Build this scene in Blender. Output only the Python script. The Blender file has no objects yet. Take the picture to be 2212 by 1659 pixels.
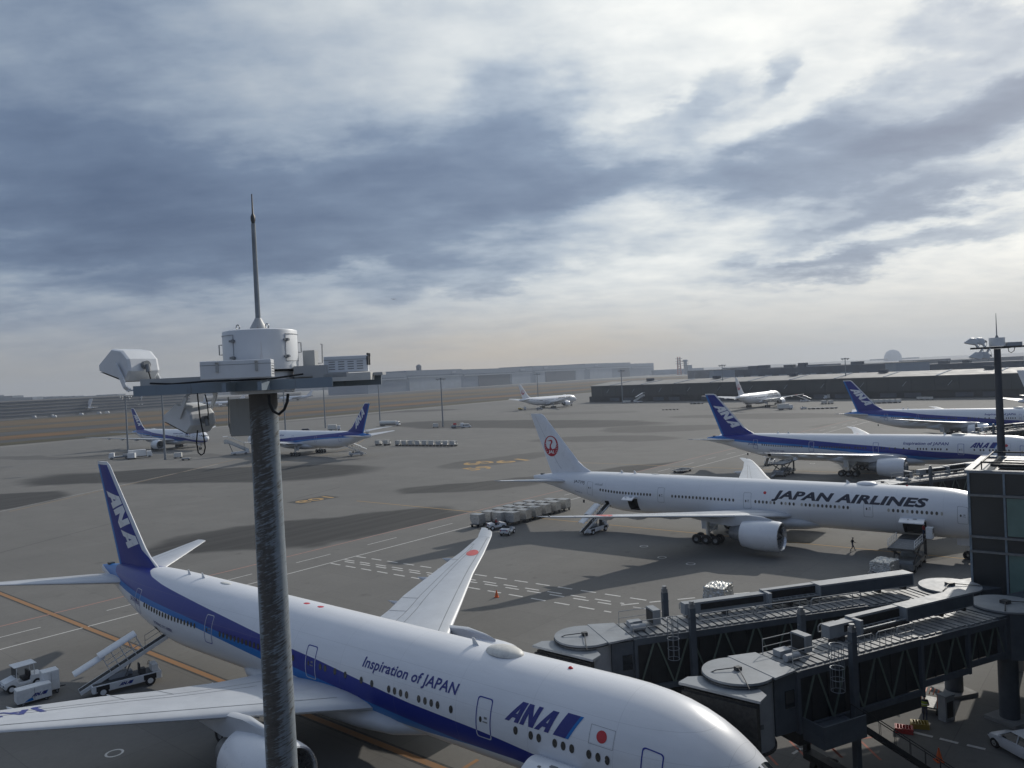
import bpy, bmesh, math, random
from mathutils import Vector, Matrix
random.seed(7)
R_ = math.radians
SC = bpy.context.scene
COL = SC.collection

# ------------------------------------------------------------------ camera
CAM_F, CAM_P, CAM_R, CAM_H = 1685.83, 0.011039, -0.047528, 25.2147   # focal (px of a 2212 wide frame), pitch down, roll, height
FW = Vector((0, math.cos(CAM_P), -math.sin(CAM_P)))
_rt = Vector((1, 0, 0)); _up = _rt.cross(FW)
RV = math.cos(CAM_R)*_rt + math.sin(CAM_R)*_up
UV = -math.sin(CAM_R)*_rt + math.cos(CAM_R)*_up
EYE = Vector((0, 0, CAM_H))
def ray(px, py): return FW + RV*((px-1106)/CAM_F) - UV*((py-829.5)/CAM_F)
def G(px, py, z=0.0):
    d = ray(px, py); return EYE + d*((z-CAM_H)/d.z)
def AT(px, py, Y):
    d = ray(px, py); return EYE + d*(Y/d.y)
cd = bpy.data.cameras.new('camera'); cam = bpy.data.objects.new('camera', cd); COL.objects.link(cam)
cd.sensor_width = 36; cd.sensor_fit = 'HORIZONTAL'; cd.lens = 36*CAM_F/2212
cd.clip_start = 0.1; cd.clip_end = 30000
m3 = Matrix((RV, UV, -FW)).transposed()
cam.matrix_world = Matrix.Translation(EYE) @ m3.to_4x4()
SC.camera = cam

# ------------------------------------------------------------------ light
SUN_AZ, SUN_EL = R_(37), R_(27)          # azimuth from +Y towards +X
sd = bpy.data.lights.new('sun', 'SUN'); sun = bpy.data.objects.new('sun', sd); COL.objects.link(sun)
sd.energy = 2.7; sd.angle = R_(0.8); sd.color = (1.0, 0.945, 0.86)
sdir = Vector((math.sin(SUN_AZ)*math.cos(SUN_EL), math.cos(SUN_AZ)*math.cos(SUN_EL), math.sin(SUN_EL)))
sun.rotation_euler = sdir.to_track_quat('Z', 'Y').to_euler()
SC.view_settings.view_transform = 'Standard'; SC.view_settings.look = 'None'
SC.view_settings.exposure = 0; SC.view_settings.gamma = 1; SC.view_settings.use_curve_mapping = False

# ------------------------------------------------------------------ node helpers
class NT:
    def __init__(s, tree): s.t = tree; s.n = tree.nodes; s.l = tree.links
    def new(s, typ, **kw):
        n = s.n.new(typ)
        for k, v in kw.items(): setattr(n, k, v)
        return n
    def put(s, sock, v):
        if isinstance(v, bpy.types.NodeSocket): s.l.new(v, sock)
        elif v is not None: sock.default_value = v
    def m(s, op, a, b=None, c=None, clamp=False):
        n = s.new('ShaderNodeMath', operation=op, use_clamp=clamp)
        s.put(n.inputs[0], a); s.put(n.inputs[1], b)
        if c is not None: s.put(n.inputs[2], c)
        return n.outputs[0]
    def vm(s, op, a, b=None):
        n = s.new('ShaderNodeVectorMath', operation=op); s.put(n.inputs[0], a); s.put(n.inputs[1], b)
        return n.outputs[0]
    def sep(s, v):
        n = s.new('ShaderNodeSeparateXYZ'); s.put(n.inputs[0], v); return n.outputs
    def comb(s, x=0., y=0., z=0.):
        n = s.new('ShaderNodeCombineXYZ')
        for i, v in enumerate((x, y, z)): s.put(n.inputs[i], v)
        return n.outputs[0]
    def mix(s, f, a, b):
        n = s.new('ShaderNodeMix', data_type='RGBA'); s.put(n.inputs[0], f)
        s.put(n.inputs[6], a if isinstance(a, bpy.types.NodeSocket) else c4(a)); s.put(n.inputs[7], b if isinstance(b, bpy.types.NodeSocket) else c4(b))
        return n.outputs[2]
    def noise(s, v, scale, detail=4, rough=.55, dist=0., out=0):
        n = s.new('ShaderNodeTexNoise'); s.put(n.inputs['Vector'], v); s.put(n.inputs['Scale'], scale)
        s.put(n.inputs['Detail'], float(detail)); s.put(n.inputs['Roughness'], rough); s.put(n.inputs['Distortion'], dist)
        return n.outputs[out]
    def mapr(s, v, a, b, c=0., d=1.):
        n = s.new('ShaderNodeMapRange'); s.put(n.inputs[0], v)
        for i, q in enumerate((a, b, c, d)): s.put(n.inputs[i+1], q)
        return n.outputs[0]
    def smooth(s, v, a, b, c=0., d=1.):
        n = s.new('ShaderNodeMapRange', interpolation_type='SMOOTHSTEP'); s.put(n.inputs[0], v)
        for i, q in enumerate((a, b, c, d)): s.put(n.inputs[i+1], q)
        return n.outputs[0]
    def ramp(s, f, stops):
        n = s.new('ShaderNodeValToRGB'); s.put(n.inputs[0], f); e = n.color_ramp.elements
        while len(e) < len(stops): e.new(.5)
        for el, (p, c) in zip(e, stops): el.position = p; el.color = c4(c)
        return n.outputs[0]
    def curve(s, v, pts):
        n = s.new('ShaderNodeFloatCurve'); s.put(n.inputs['Factor'], 1.0); s.put(n.inputs['Value'], v)
        c = n.mapping.curves[0]
        while len(c.points) < len(pts): c.points.new(.5, .5)
        for p, (x, y) in zip(c.points, pts): p.location = (x, y); p.handle_type = 'VECTOR'
        n.mapping.update(); return n.outputs[0]
def c4(c): return tuple(c) if len(c) == 4 else (c[0], c[1], c[2], 1.0)

# ------------------------------------------------------------------ sky
W = bpy.data.worlds.new('World'); SC.world = W; W.use_nodes = True
t = NT(W.node_tree); t.n.clear()
tc = t.new('ShaderNodeTexCoord'); dirv = tc.outputs['Generated']
sx_, sy_, sz_ = t.sep(dirv)
AZ = t.m('MULTIPLY', t.m('ARCTAN2', sx_, sy_), 57.2958)
EL = t.m('MULTIPLY', t.m('ARCSINE', sz_), 57.2958)
# flat cloud layer overhead: directions projected on a plane, so that the texture crowds towards the horizon
zc = t.m('ADD', t.m('MAXIMUM', sz_, 0.), .20)
PX, PY = t.m('DIVIDE', sx_, zc), t.m('DIVIDE', sy_, zc)
PL = t.comb(PX, PY, 0.)
wn = t.new('ShaderNodeTexNoise'); t.put(wn.inputs['Vector'], PL); wn.inputs['Scale'].default_value = 2.3
wn.inputs['Detail'].default_value = 6; wn.inputs['Roughness'].default_value = .60
wx, wy, wz = t.sep(wn.outputs['Color'])
AZw = t.m('ADD', AZ, t.m('MULTIPLY', t.m('SUBTRACT', wx, .5), 15.))
ELw = t.m('ADD', EL, t.m('MULTIPLY', t.m('SUBTRACT', wy, .5), 8.))
def pxsky(px, py):
    d = ray(px, py).normalized(); return math.degrees(math.atan2(d.x, d.y)), math.degrees(math.asin(d.z))
# banks of cloud, each an ellipse in azimuth / elevation: centre and half sizes read off the photograph, tilt, weight
BANKS = [((120, 330), 300, 75, -4, .20), ((60, 500), 330, 70, 0, .42), ((330, 410), 420, 120, 0, .36), ((560, 470), 420, 110, 3, .44), ((900, 460), 380, 105, 4, .46), ((1000, 350), 300, 95, -8, .34), ((1120, 235), 130, 90, 14, .50), ((840, 330), 160, 80, 0, .20),
         ((1420, 385), 300, 62, 4, .60), ((1780, 350), 300, 66, 11, .66), ((2080, 260), 240, 85, 18, .62), ((2230, 180), 160, 60, 20, .4), ((1990, 425), 310, 34, 8, .64), ((1150, 400), 260, 100, 0, .34),
         ((1900, 540), 300, 30, 6, .66), ((1700, 560), 160, 18, 0, .28), ((1560, 185), 60, 34, 20, .34), ((1690, 130), 60, 26, 34, .42), ((2040, 60), 80, 36, 0, .45), ((1480, 255), 190, 34, 6, .44), ((1900, 200), 220, 28, 18, .34),
         ((1130, 560), 260, 40, 4, .30), ((700, 560), 420, 36, 2, .26), ((980, 615), 260, 26, 3, .28), ((200, 640), 300, 22, 0, .20), ((420, 610), 120, 26, 0, .2), ((40, 80), 520, 200, -8, .20), ((600, 90), 400, 120, -6, .08)]
dens = None
for (c, hx, hy, rot, w) in BANKS:
    a0, e0 = pxsky(*c); dg = .0325
    ca, sa = math.cos(R_(rot)), math.sin(R_(rot))
    dA = t.m('SUBTRACT', AZw, a0); dE = t.m('SUBTRACT', ELw, e0)
    u = t.m('MULTIPLY', t.m('ADD', t.m('MULTIPLY', dA, ca), t.m('MULTIPLY', dE, sa)), 1/(hx*dg))
    v = t.m('MULTIPLY', t.m('SUBTRACT', t.m('MULTIPLY', dE, ca), t.m('MULTIPLY', dA, sa)), 1/(hy*dg))
    q = t.m('ADD', t.m('MULTIPLY', u, u), t.m('MULTIPLY', v, v))
    g = t.m('MULTIPLY', t.m('EXPONENT', t.m('MULTIPLY', t.m('POWER', q, 1.5), -.8)), w)
    dens = g if dens is None else t.m('ADD', dens, g)
n1 = t.noise(PL, 3.2, 8, .58); n2 = t.noise(PL, 1.3, 4, .55); n3 = t.noise(t.comb(t.m('MULTIPLY', PX, .55), PY, 0.), 6.5, 6, .58)
tex = t.m('ADD', t.m('ADD', t.m('MULTIPLY', t.m('SUBTRACT', n1, .5), .74), t.m('MULTIPLY', t.m('SUBTRACT', n2, .5), .42)), t.m('MULTIPLY', t.m('SUBTRACT', n3, .5), .34))
sdot = t.new('ShaderNodeVectorMath', operation='DOT_PRODUCT'); t.put(sdot.inputs[0], dirv); sdot.inputs[1].default_value = sdir
glow = t.smooth(sdot.outputs['Value'], .45, .95)
dens = t.m('ADD', t.m('ADD', dens, t.m('MULTIPLY', tex, 1.0)), t.mapr(glow, 0., 1., .47, .14))
# the bank is never flat: darker and paler lanes run through it
dens = t.m('MULTIPLY', dens, t.mapr(n3, .3, .7, .70, .98))
dens = t.m('SUBTRACT', 1., t.m('EXPONENT', t.m('MULTIPLY', t.m('MAXIMUM', dens, 0.), -1.1)))
cloud = t.ramp(dens, [(0., (.84, .855, .855)), (.22, (.62, .66, .70)), (.41, (.40, .465, .56)), (.58, (.225, .29, .405)), (.82, (.135, .185, .29))])
# the veil glows towards the sun and is dimmer and bluer away from it
veil = t.mix(glow, (.62, .675, .745), (1.18, 1.18, 1.15))
mul = t.new('ShaderNodeMix', data_type='RGBA', blend_type='MULTIPLY'); mul.inputs[0].default_value = 1; t.put(mul.inputs[6], cloud); t.put(mul.inputs[7], veil)
# open sky behind the clouds
nish = t.new('ShaderNodeTexSky', sky_type='NISHITA'); nish.sun_disc = False; nish.sun_elevation = SUN_EL; nish.sun_rotation = SUN_AZ
nish.air_density = 1.4; nish.dust_density = 2.0
nsc = t.vm('SCALE', nish.outputs[0]); nsc.node.inputs['Scale'].default_value = .10
behind = t.smooth(sy_, .25, -.35)
north = t.mix(.80, nsc, (.175, .23, .36))
sky = t.mix(.955, nsc, mul.outputs[2])
sky = t.mix(behind, sky, north)
# murk along the horizon
murk = t.mix(t.smooth(t.m('ABSOLUTE', t.m('SUBTRACT', AZ, 2.)), 2., 22.), (.54, .46, .35), (.36, .355, .34))
murk = t.mix(t.smooth(AZ, 2., 30.), murk, (.56, .555, .53))
murk = t.mix(t.smooth(EL, 1., 7.0), murk, t.mix(t.smooth(AZ, -25., 25.), (.345, .36, .395), (.56, .56, .555)))
hz = t.smooth(t.m('ADD', EL, t.m('MULTIPLY', t.m('SUBTRACT', n1, .5), 2.5)), -.5, 8.0, .97, 0.)
sky = t.mix(hz, sky, murk)
bg = t.new('ShaderNodeBackground'); t.put(bg.inputs[0], sky); bg.inputs[1].default_value = 1.0
wo = t.new('ShaderNodeOutputWorld'); t.l.new(bg.outputs[0], wo.inputs[0])

# ------------------------------------------------------------------ materials
def mat(name, color, rough=.6, metal=0., var=.10, vscale=1.2, bump=0., bscale=20., coat=0., color2=None, spec=.5, trans=0.):
    m = bpy.data.materials.get(name)
    if m: return m
    m = bpy.data.materials.new(name); m.use_nodes = True
    q = NT(m.node_tree); b = q.n['Principled BSDF']
    tcn = q.new('ShaderNodeTexCoord'); o = tcn.outputs['Object']
    nz = q.noise(o, vscale, 5, .6)
    lo = tuple(x*(1-var) for x in color[:3]); hi = tuple(min(1, x*(1+var)) for x in color[:3])
    if color2: lo = color2
    q.put(b.inputs['Base Color'], q.mix(q.mapr(nz, .3, .7), lo, hi))
    q.put(b.inputs['Roughness'], q.mapr(q.noise(o, vscale*2.7, 3), .3, .7, max(.02, rough-.07), min(1, rough+.07)))
    b.inputs['Metallic'].default_value = metal
    b.inputs['Specular IOR Level'].default_value = spec
    if coat: b.inputs['Coat Weight'].default_value = coat; b.inputs['Coat Roughness'].default_value = .08
    if trans: b.inputs['Transmission Weight'].default_value = trans
    if bump:
        bn = q.new('ShaderNodeBump'); bn.inputs['Strength'].default_value = bump; bn.inputs['Distance'].default_value = .02
        q.put(bn.inputs['Height'], q.noise(o, bscale, 4)); q.put(b.inputs['Normal'], bn.outputs[0])
    return m

M = {}
def mk(k, *a, **kw): M[k] = mat(k, *a, **kw)
mk('white_paint', (.72, .735, .76), .32, coat=.3, var=.04, vscale=.5)
mk('white_metal', (.70, .71, .71), .42, var=.08, vscale=3)
mk('cream_metal', (.62, .61, .57), .5, var=.12, vscale=3)
mk('grey_paint', (.30, .32, .34), .5, var=.12, vscale=2)
mk('wing_grey', (.50, .52, .545), .38, coat=.15, var=.07, vscale=.6)
mk('silver', (.62, .62, .62), .30, metal=.85, var=.08)
mk('alu', (.52, .52, .51), .42, metal=.6, var=.22, vscale=2.5, bump=.15, bscale=8)
mk('dark_metal', (.06, .062, .065), .5, metal=.3, var=.3, vscale=4)
mk('steel', (.22, .23, .24), .45, metal=.5, var=.2, vscale=3)
mk('rubber', (.018, .018, .02), .85, var=.3, vscale=6)
mk('black', (.012, .012, .014), .7, var=.2)
mk('dark_glass', (.015, .02, .025), .08, var=.2, spec=.8)
mk('window_glass', (.045, .045, .042), .22, var=.2, vscale=9)
mk('window_shade', (.38, .36, .31), .5, var=.1)
mk('lens_glass', (.10, .11, .12), .12, var=.2, spec=.8)
mk('navy', (.012, .026, .225), .4, spec=.3, var=.08)
mk('sky_blue', (.010, .155, .46), .4, spec=.3, var=.06)
mk('title_navy', (.014, .022, .19), .4, var=.06)
mk('title_black', (.016, .018, .035), .4, var=.06)
mk('red', (.50, .02, .03), .4, var=.06)
mk('soft_red', (.62, .10, .09), .45, var=.06)
mk('crane_red', (.40, .012, .03), .4, var=.06)
mk('bridge_grey', (.062, .078, .097), .55, var=.16, vscale=1.2, bump=.05)
mk('bridge_light', (.235, .255, .275), .55, var=.14, vscale=.9)
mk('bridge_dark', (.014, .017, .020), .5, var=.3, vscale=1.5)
mk('bridge_green', (.10, .135, .115), .55, var=.15)
mk('corrugated', (.19, .20, .21), .5, var=.25, vscale=1.5)
mk('bellows', (.03, .03, .03), .9, var=.4, vscale=5)
mk('mast_white', (.66, .68, .70), .42, var=.07, vscale=2)
mk('galvanised', (.21, .235, .26), .5, metal=.35, var=.22, vscale=3)
mk('beam_blue', (.20, .25, .30), .5, metal=.2, var=.2, vscale=3)
mk('orange', (.75, .14, .03), .6, var=.1)
mk('yellow', (.55, .38, .03), .6, var=.15)
mk('crate_red', (.45, .03, .03), .5, var=.1)
mk('crate_yellow', (.35, .25, .03), .5, var=.1)
mk('concrete', (.27, .265, .255), .9, var=.15, vscale=.8)
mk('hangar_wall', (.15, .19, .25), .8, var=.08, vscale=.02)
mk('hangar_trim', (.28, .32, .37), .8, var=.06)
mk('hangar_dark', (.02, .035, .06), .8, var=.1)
mk('term_dark', (.017, .026, .032), .5, var=.25, vscale=.06)
mk('term_base', (.012, .018, .024), .7, var=.5, vscale=.15)
mk('term_roof', (.22, .215, .205), .7, var=.12, vscale=.05)
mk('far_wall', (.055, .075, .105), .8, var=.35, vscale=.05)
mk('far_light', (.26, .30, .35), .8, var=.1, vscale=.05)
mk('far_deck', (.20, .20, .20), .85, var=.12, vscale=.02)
mk('tower_red', (.42, .10, .07), .7, var=.1)
mk('skin', (.45, .28, .20), .6, var=.08)
mk('cloth_dark', (.022, .026, .035), .85, var=.3, vscale=6)
mk('cloth_navy', (.03, .04, .08), .85, var=.3, vscale=6)
mk('cloth_red', (.33, .025, .03), .8, var=.2, vscale=6)
mk('hivis', (.35, .50, .06), .7, var=.1)
mk('hair', (.02, .017, .015), .6, var=.2)
mk('lamp_red', (.55, .01, .02), .25, var=.05)

# ------------------------------------------------------------------ mesh builder
class MB:
    def __init__(s): s.b = bmesh.new()
    def _f(s, vs):
        try: return s.b.faces.new(vs)
        except ValueError: return None
    def v(s, p, Mx=None):
        p = Vector(p); return s.b.verts.new(Mx @ p if Mx else p)
    def box(s, c, d, Mx=None, rz=0., taper=1.):
        X, Y, Z = d[0]/2, d[1]/2, d[2]/2; cr, sr = math.cos(rz), math.sin(rz); vs = []
        for z in (-Z, Z):
            k = 1 if z < 0 else taper
            for x, y in ((-X, -Y), (X, -Y), (X, Y), (-X, Y)):
                x2, y2 = x*k, y*k
                vs.append(s.v((c[0]+x2*cr-y2*sr, c[1]+x2*sr+y2*cr, c[2]+z), Mx))
        for f in ((3, 2, 1, 0), (4, 5, 6, 7), (0, 1, 5, 4), (1, 2, 6, 5), (2, 3, 7, 6), (3, 0, 4, 7)): s._f([vs[i] for i in f])
        return s
    def beam(s, a, b, w, h, up=(0, 0, 1)):
        a, b = Vector(a), Vector(b); d = (b-a).normalized(); up = Vector(up)
        if abs(d.dot(up)) > .98: up = Vector((1, 0, 0))
        x = d.cross(up).normalized(); z = x.cross(d)
        vs = [s.b.verts.new(p + x*i*w/2 + z*j*h/2) for p in (a, b) for i, j in ((-1, -1), (1, -1), (1, 1), (-1, 1))]
        for f in ((3, 2, 1, 0), (4, 5, 6, 7), (0, 1, 5, 4), (1, 2, 6, 5), (2, 3, 7, 6), (3, 0, 4, 7)): s._f([vs[i] for i in f])
        return s
    def rings(s, rings, cap=True, closed=True):
        L = [[s.b.verts.new(p) for p in r] for r in rings]; n = len(L[0])
        for a, b in zip(L, L[1:]):
            for i in range(n if closed else n-1):
                j = (i+1) % n; s._f([a[i], a[j], b[j], b[i]])
        if cap and closed: s._f(L[0][::-1]); s._f(L[-1])
        return s
    def tube(s, pts, r, n=8, cap=True):
        pts = [Vector(p) for p in pts]; rs = r if isinstance(r, (list, tuple)) else [r]*len(pts); R = []; ref = None
        for i, p in enumerate(pts):
            d = (pts[min(i+1, len(pts)-1)]-pts[max(i-1, 0)]).normalized()
            if ref is None: ref = Vector((0, 0, 1)) if abs(d.z) < .9 else Vector((1, 0, 0))
            x = d.cross(ref).normalized(); y = x.cross(d).normalized(); ref = y
            R.append([p + (x*math.cos(2*math.pi*k/n) + y*math.sin(2*math.pi*k/n))*rs[i] for k in range(n)])
        return s.rings(R, cap)
    def cyl(s, c, r, h, n=16, axis='z', r2=None, Mx=None):
        r2 = r if r2 is None else r2; c = Vector(c); R = []
        for q, rr in ((-h/2, r), (h/2, r2)):
            ring = []
            for k in range(n):
                a = 2*math.pi*k/n; u, w = rr*math.cos(a), rr*math.sin(a)
                p = c + Vector({'z': (u, w, q), 'x': (q, u, w), 'y': (w, q, u)}[axis])
                ring.append(Mx @ p if Mx else p)
            R.append(ring)
        return s.rings(R)
    def lathe(s, prof, n=32, c=(0, 0, 0), axis='z', sy=1., cap=False):
        c = Vector(c); R = []
        for r, q in prof:
            ring = []
            for k in range(n):
                a = 2*math.pi*k/n; u, w = r*math.cos(a), r*math.sin(a)
                ring.append(c + Vector({'z': (u, w, q), 'x': (q, u*sy, w)}[axis]))
            R.append(ring)
        return s.rings(R, cap)
    def prism(s, poly, off, Mx=None):
        off = Vector(off); a = [Vector(p) for p in poly]; b = [p+off for p in a]
        if Mx: a = [Mx @ p for p in a]; b = [Mx @ p for p in b]
        return s.rings([a, b])
    def face(s, pts): s._f([s.b.verts.new(p) for p in pts]); return s
    def dome(s, c, rx, ry, rz, n=24, m=8):
        c = Vector(c)
        return s.rings([[c+Vector((rx*math.cos(a)*math.cos(2*math.pi*k/n), ry*math.cos(a)*math.sin(2*math.pi*k/n), rz*math.sin(a))) for k in range(n)]
                        for a in [math.pi/2*i/m*.995 for i in range(m+1)]])
    def build(s, name, m, parent=None, smooth=False, loc=None, rz=0., ang=35):
        bmesh.ops.recalc_face_normals(s.b, faces=s.b.faces[:])
        me = bpy.data.meshes.new(name); s.b.to_mesh(me); s.b.free()
        ms = m if isinstance(m, (list, tuple)) else [m]
        for q in ms: me.materials.append(M[q] if isinstance(q, str) else q)
        if smooth:
            me.shade_smooth(); me.set_sharp_from_angle(angle=R_(ang))
        o = bpy.data.objects.new(name, me); COL.objects.link(o)
        if parent: o.parent = parent
        if loc is not None: o.location = loc
        o.rotation_euler.z = rz
        return o
def bevel(o, w, seg=2):
    b = o.modifiers.new('bevel', 'BEVEL'); b.width = w; b.segments = seg; b.limit_method = 'ANGLE'; b.angle_limit = R_(40); return o
def tag(o, label=None, cat=None, group=None, kind=None):
    for k, v in (('label', label), ('category', cat), ('group', group), ('kind', kind)):
        if v: o[k] = v
    return o
def thing(name, loc, rz=0., label=None, cat=None, group=None):
    o = bpy.data.objects.new(name, None); o.empty_display_size = .5; COL.objects.link(o)
    o.location = loc; o.rotation_euler.z = rz; return tag(o, label, cat, group)
def copy_tree(o, parent=None):
    c = o.copy(); COL.objects.link(c)
    if parent: c.parent = parent
    for ch in list(o.children): copy_tree(ch, c)
    return c
def dup(o, loc, rz, label=None, group=None, cat=None):
    c = copy_tree(o); c.location = loc; c.rotation_euler.z = rz
    if 'group' in c.keys() and not group: del c['group']
    return tag(c, label, cat, group)

def text_bm(body, height, shear=0., bold=0., xs=1., space=1.):
    """outline of a word as flat faces: left bottom at the origin, cap height as given"""
    cu = bpy.data.curves.new('word', 'FONT'); cu.body = body; cu.size = 1; cu.shear = shear; cu.offset = bold; cu.space_character = space; cu.fill_mode = 'FRONT'
    cu.resolution_u = 3
    ob = bpy.data.objects.new('word', cu); COL.objects.link(ob)
    dg = bpy.context.evaluated_depsgraph_get(); me = bpy.data.meshes.new_from_object(ob.evaluated_get(dg))
    bm = bmesh.new(); bm.from_mesh(me)
    bpy.data.objects.remove(ob); bpy.data.curves.remove(cu); bpy.data.meshes.remove(me)
    x0 = min(v.co.x for v in bm.verts); k = height/.729
    y0 = 0
    for v in bm.verts: v.co = Vector(((v.co.x-x0)*k*xs, (v.co.y-y0)*k, 0))
    return bm
def poly_bm(loops):
    """flat faces filling the outer loops (holes allowed, even-odd) """
    cu = bpy.data.curves.new('shape', 'CURVE'); cu.dimensions = '2D'; cu.fill_mode = 'FRONT'
    for L in loops:
        sp = cu.splines.new('POLY'); sp.points.add(len(L)-1); sp.use_cyclic_u = True
        for p, (x, y) in zip(sp.points, L): p.co = (x, y, 0, 1)
    ob = bpy.data.objects.new('shape', cu); COL.objects.link(ob)
    dg = bpy.context.evaluated_depsgraph_get(); me = bpy.data.meshes.new_from_object(ob.evaluated_get(dg))
    bm = bmesh.new(); bm.from_mesh(me)
    bpy.data.objects.remove(ob); bpy.data.curves.remove(cu); bpy.data.meshes.remove(me)
    return bm
def slice_bm(bm, dx, dy):
    bmesh.ops.remove_doubles(bm, verts=bm.verts[:], dist=1e-5)
    xs = [v.co.x for v in bm.verts]; ys = [v.co.y for v in bm.verts]
    for ax, lo, hi, d in ((0, min(xs), max(xs), dx), (1, min(ys), max(ys), dy)):
        q = lo+d
        while q < hi:
            no = Vector((1, 0, 0)) if ax == 0 else Vector((0, 1, 0))
            bmesh.ops.bisect_plane(bm, geom=bm.verts[:]+bm.edges[:]+bm.faces[:], plane_co=no*q, plane_no=no); q += d
    return bm
def bm_obj(bm, name, m, parent, fn):
    for v in bm.verts: v.co = fn(v.co.x, v.co.y)
    me = bpy.data.meshes.new(name); bm.to_mesh(me); bm.free(); me.materials.append(M[m] if isinstance(m, str) else m)
    o = bpy.data.objects.new(name, me); COL.objects.link(o); o.parent = parent
    return o
# ================================================================== GROUND
# directions on the apron: U along the stands (left to right in the picture), N away from the terminal
_o0, _o1 = G(250, 1292.6), G(1203, 1061.4)
LU = (_o1-_o0); LU.z = 0; LU.normalize(); LN = Vector((-LU.y, LU.x, 0))
LINE_C = _o0.dot(LN)
def ground_mat():
    m = bpy.data.materials.new('apron'); m.use_nodes = True; q = NT(m.node_tree); b = q.n['Principled BSDF']
    P = q.new('ShaderNodeNewGeometry').outputs['Position']
    X, Y, Z = q.sep(P)
    big = q.noise(P, .012, 5, .6); mid = q.noise(P, .16, 5, .65); fine = q.noise(P, 2.2, 4, .7); grit = q.noise(P, 14., 3, .7)
    base = q.mix(q.mapr(big, .3, .7), (.160, .156, .147), (.203, .196, .181))
    base = q.mix(q.mapr(mid, .35, .7, 0., .55), base, (.138, .134, .126))
    base = q.mix(q.mapr(fine, .3, .75, 0., .35), base, (.11, .108, .10))
    base = q.mix(q.mapr(grit, .55, .8, 0., .35), base, (.24, .235, .22))
    # slab joints along the stand directions
    su = q.m('ADD', q.m('MULTIPLY', X, LU.x), q.m('MULTIPLY', Y, LU.y)); sn = q.m('ADD', q.m('MULTIPLY', X, LN.x), q.m('MULTIPLY', Y, LN.y))
    def joint(v, pitch, w):
        f = q.m('FRACT', q.m('DIVIDE', v, pitch)); return q.m('LESS_THAN', q.m('ABSOLUTE', q.m('SUBTRACT', f, .5)), w/pitch/2)
    jt = q.m('MAXIMUM', joint(su, 7.5, .07), joint(sn, 7.5, .07))
    base = q.mix(q.m('MULTIPLY', jt, .28), base, (.06, .06, .058))
    # slabs differ a little
    cell = q.new('ShaderNodeTexWhiteNoise', noise_dimensions='2D')
    q.put(cell.inputs['Vector'], q.comb(q.m('FLOOR', q.m('ADD', q.m('DIVIDE', su, 7.5), .5)), q.m('FLOOR', q.m('ADD', q.m('DIVIDE', sn, 7.5), .5)), 0.))
    base = q.mix(q.mapr(cell.outputs['Value'], 0., 1., 0., .16), base, (.10, .098, .092))
    # rubber and soot laid down where aircraft taxi and turn: soft edged patches
    wn = q.new('ShaderNodeTexNoise'); q.put(wn.inputs['Vector'], P); wn.inputs['Scale'].default_value = .03; wn.inputs['Detail'].default_value = 4
    Pw = q.vm('ADD', P, q.vm('MULTIPLY', q.vm('SUBTRACT', wn.outputs['Color'], (.5, .5, .5)), (26., 26., 0.)))
    Xw, Yw, _ = q.sep(Pw)
    road = q.m('GREATER_THAN', sn, LINE_C+.3)
    STAINS = [((430, 1030), (60, 1032), (800, 1020), 20, 1.0, 1), ((40, 1085), (-200, 1090), (95, 1085), 17, .95, 1), ((700, 1160), (330, 1180), (1010, 1105), 13, .95, 1),
              ((300, 1000), (-60, 990), (500, 985), 8, .45, 1), ((1130, 915), (840, 915), (1440, 917), 28, .85, 1), ((1450, 927), (1300, 930), (1590, 922), 18, .6, 1), ((1290, 950), (1140, 952), (1480, 944), 12, .55, 1),
              ((1130, 1000), (980, 1012), (1200, 975), 9, .5, 1), ((1500, 1010), (1330, 1040), (1640, 985), 16, .9, 1), ((1280, 890), (1130, 895), (1400, 889), 14, .35, 1),
              ((1680, 893), (1450, 900), (1900, 897), 18, .6, 1), ((640, 895), (430, 925), (840, 890), 25, .35, 1), ((1060, 1045), (860, 1065), (1160, 1035), 9, .85, 1), ((930, 890), (740, 893), (1010, 884), 20, .7, 1),
              ((620, 1010), (480, 1020), (740, 1000), 10, .35, 1), ((1900, 915), (1750, 925), (2050, 905), 12, .4, 1)]
    st = None
    for (c, a, e, hw, w, cut) in STAINS:
        c, a, e = G(*c), G(*a), G(*e); d = (e-a); L = d.length/2; d.normalize(); nn = Vector((-d.y, d.x, 0)); cc = (a+e)/2
        dx = q.m('SUBTRACT', Xw, cc.x); dy = q.m('SUBTRACT', Yw, cc.y)
        u = q.m('MULTIPLY', q.m('ADD', q.m('MULTIPLY', dx, d.x), q.m('MULTIPLY', dy, d.y)), 1/L)
        v = q.m('MULTIPLY', q.m('ADD', q.m('MULTIPLY', dx, nn.x), q.m('MULTIPLY', dy, nn.y)), 1/hw)
        rr = q.m('ADD', q.m('POWER', q.m('ABSOLUTE', u), 2.6), q.m('POWER', q.m('ABSOLUTE', v), 2.6))
        k = q.m('MULTIPLY', q.smooth(rr, 1.15, .60), w)
        st = k if st is None else q.m('MAXIMUM', st, k)
    st = q.m('MULTIPLY', st, road)
    # tyre streaks inside the patches
    sk = q.noise(q.comb(q.m('MULTIPLY', su, .02), q.m('MULTIPLY', sn, .55), 0.), 1., 4, .6)
    st = q.m('MULTIPLY', st, q.mapr(sk, .3, .7, .80, 1.08))
    base = q.mix(st, base, (.038, .038, .0375))
    # oil spots where aircraft park
    sp = q.noise(P, .45, 2, .5)
    base = q.mix(q.m('MULTIPLY', q.smooth(sp, .64, .78), .35), base, (.06, .058, .054))
    q.put(b.inputs['Base Color'], base); b.inputs['Roughness'].default_value = .88; b.inputs['Specular IOR Level'].default_value = .25
    bn = q.new('ShaderNodeBump'); bn.inputs['Strength'].default_value = .25; bn.inputs['Distance'].default_value = .03
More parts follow.
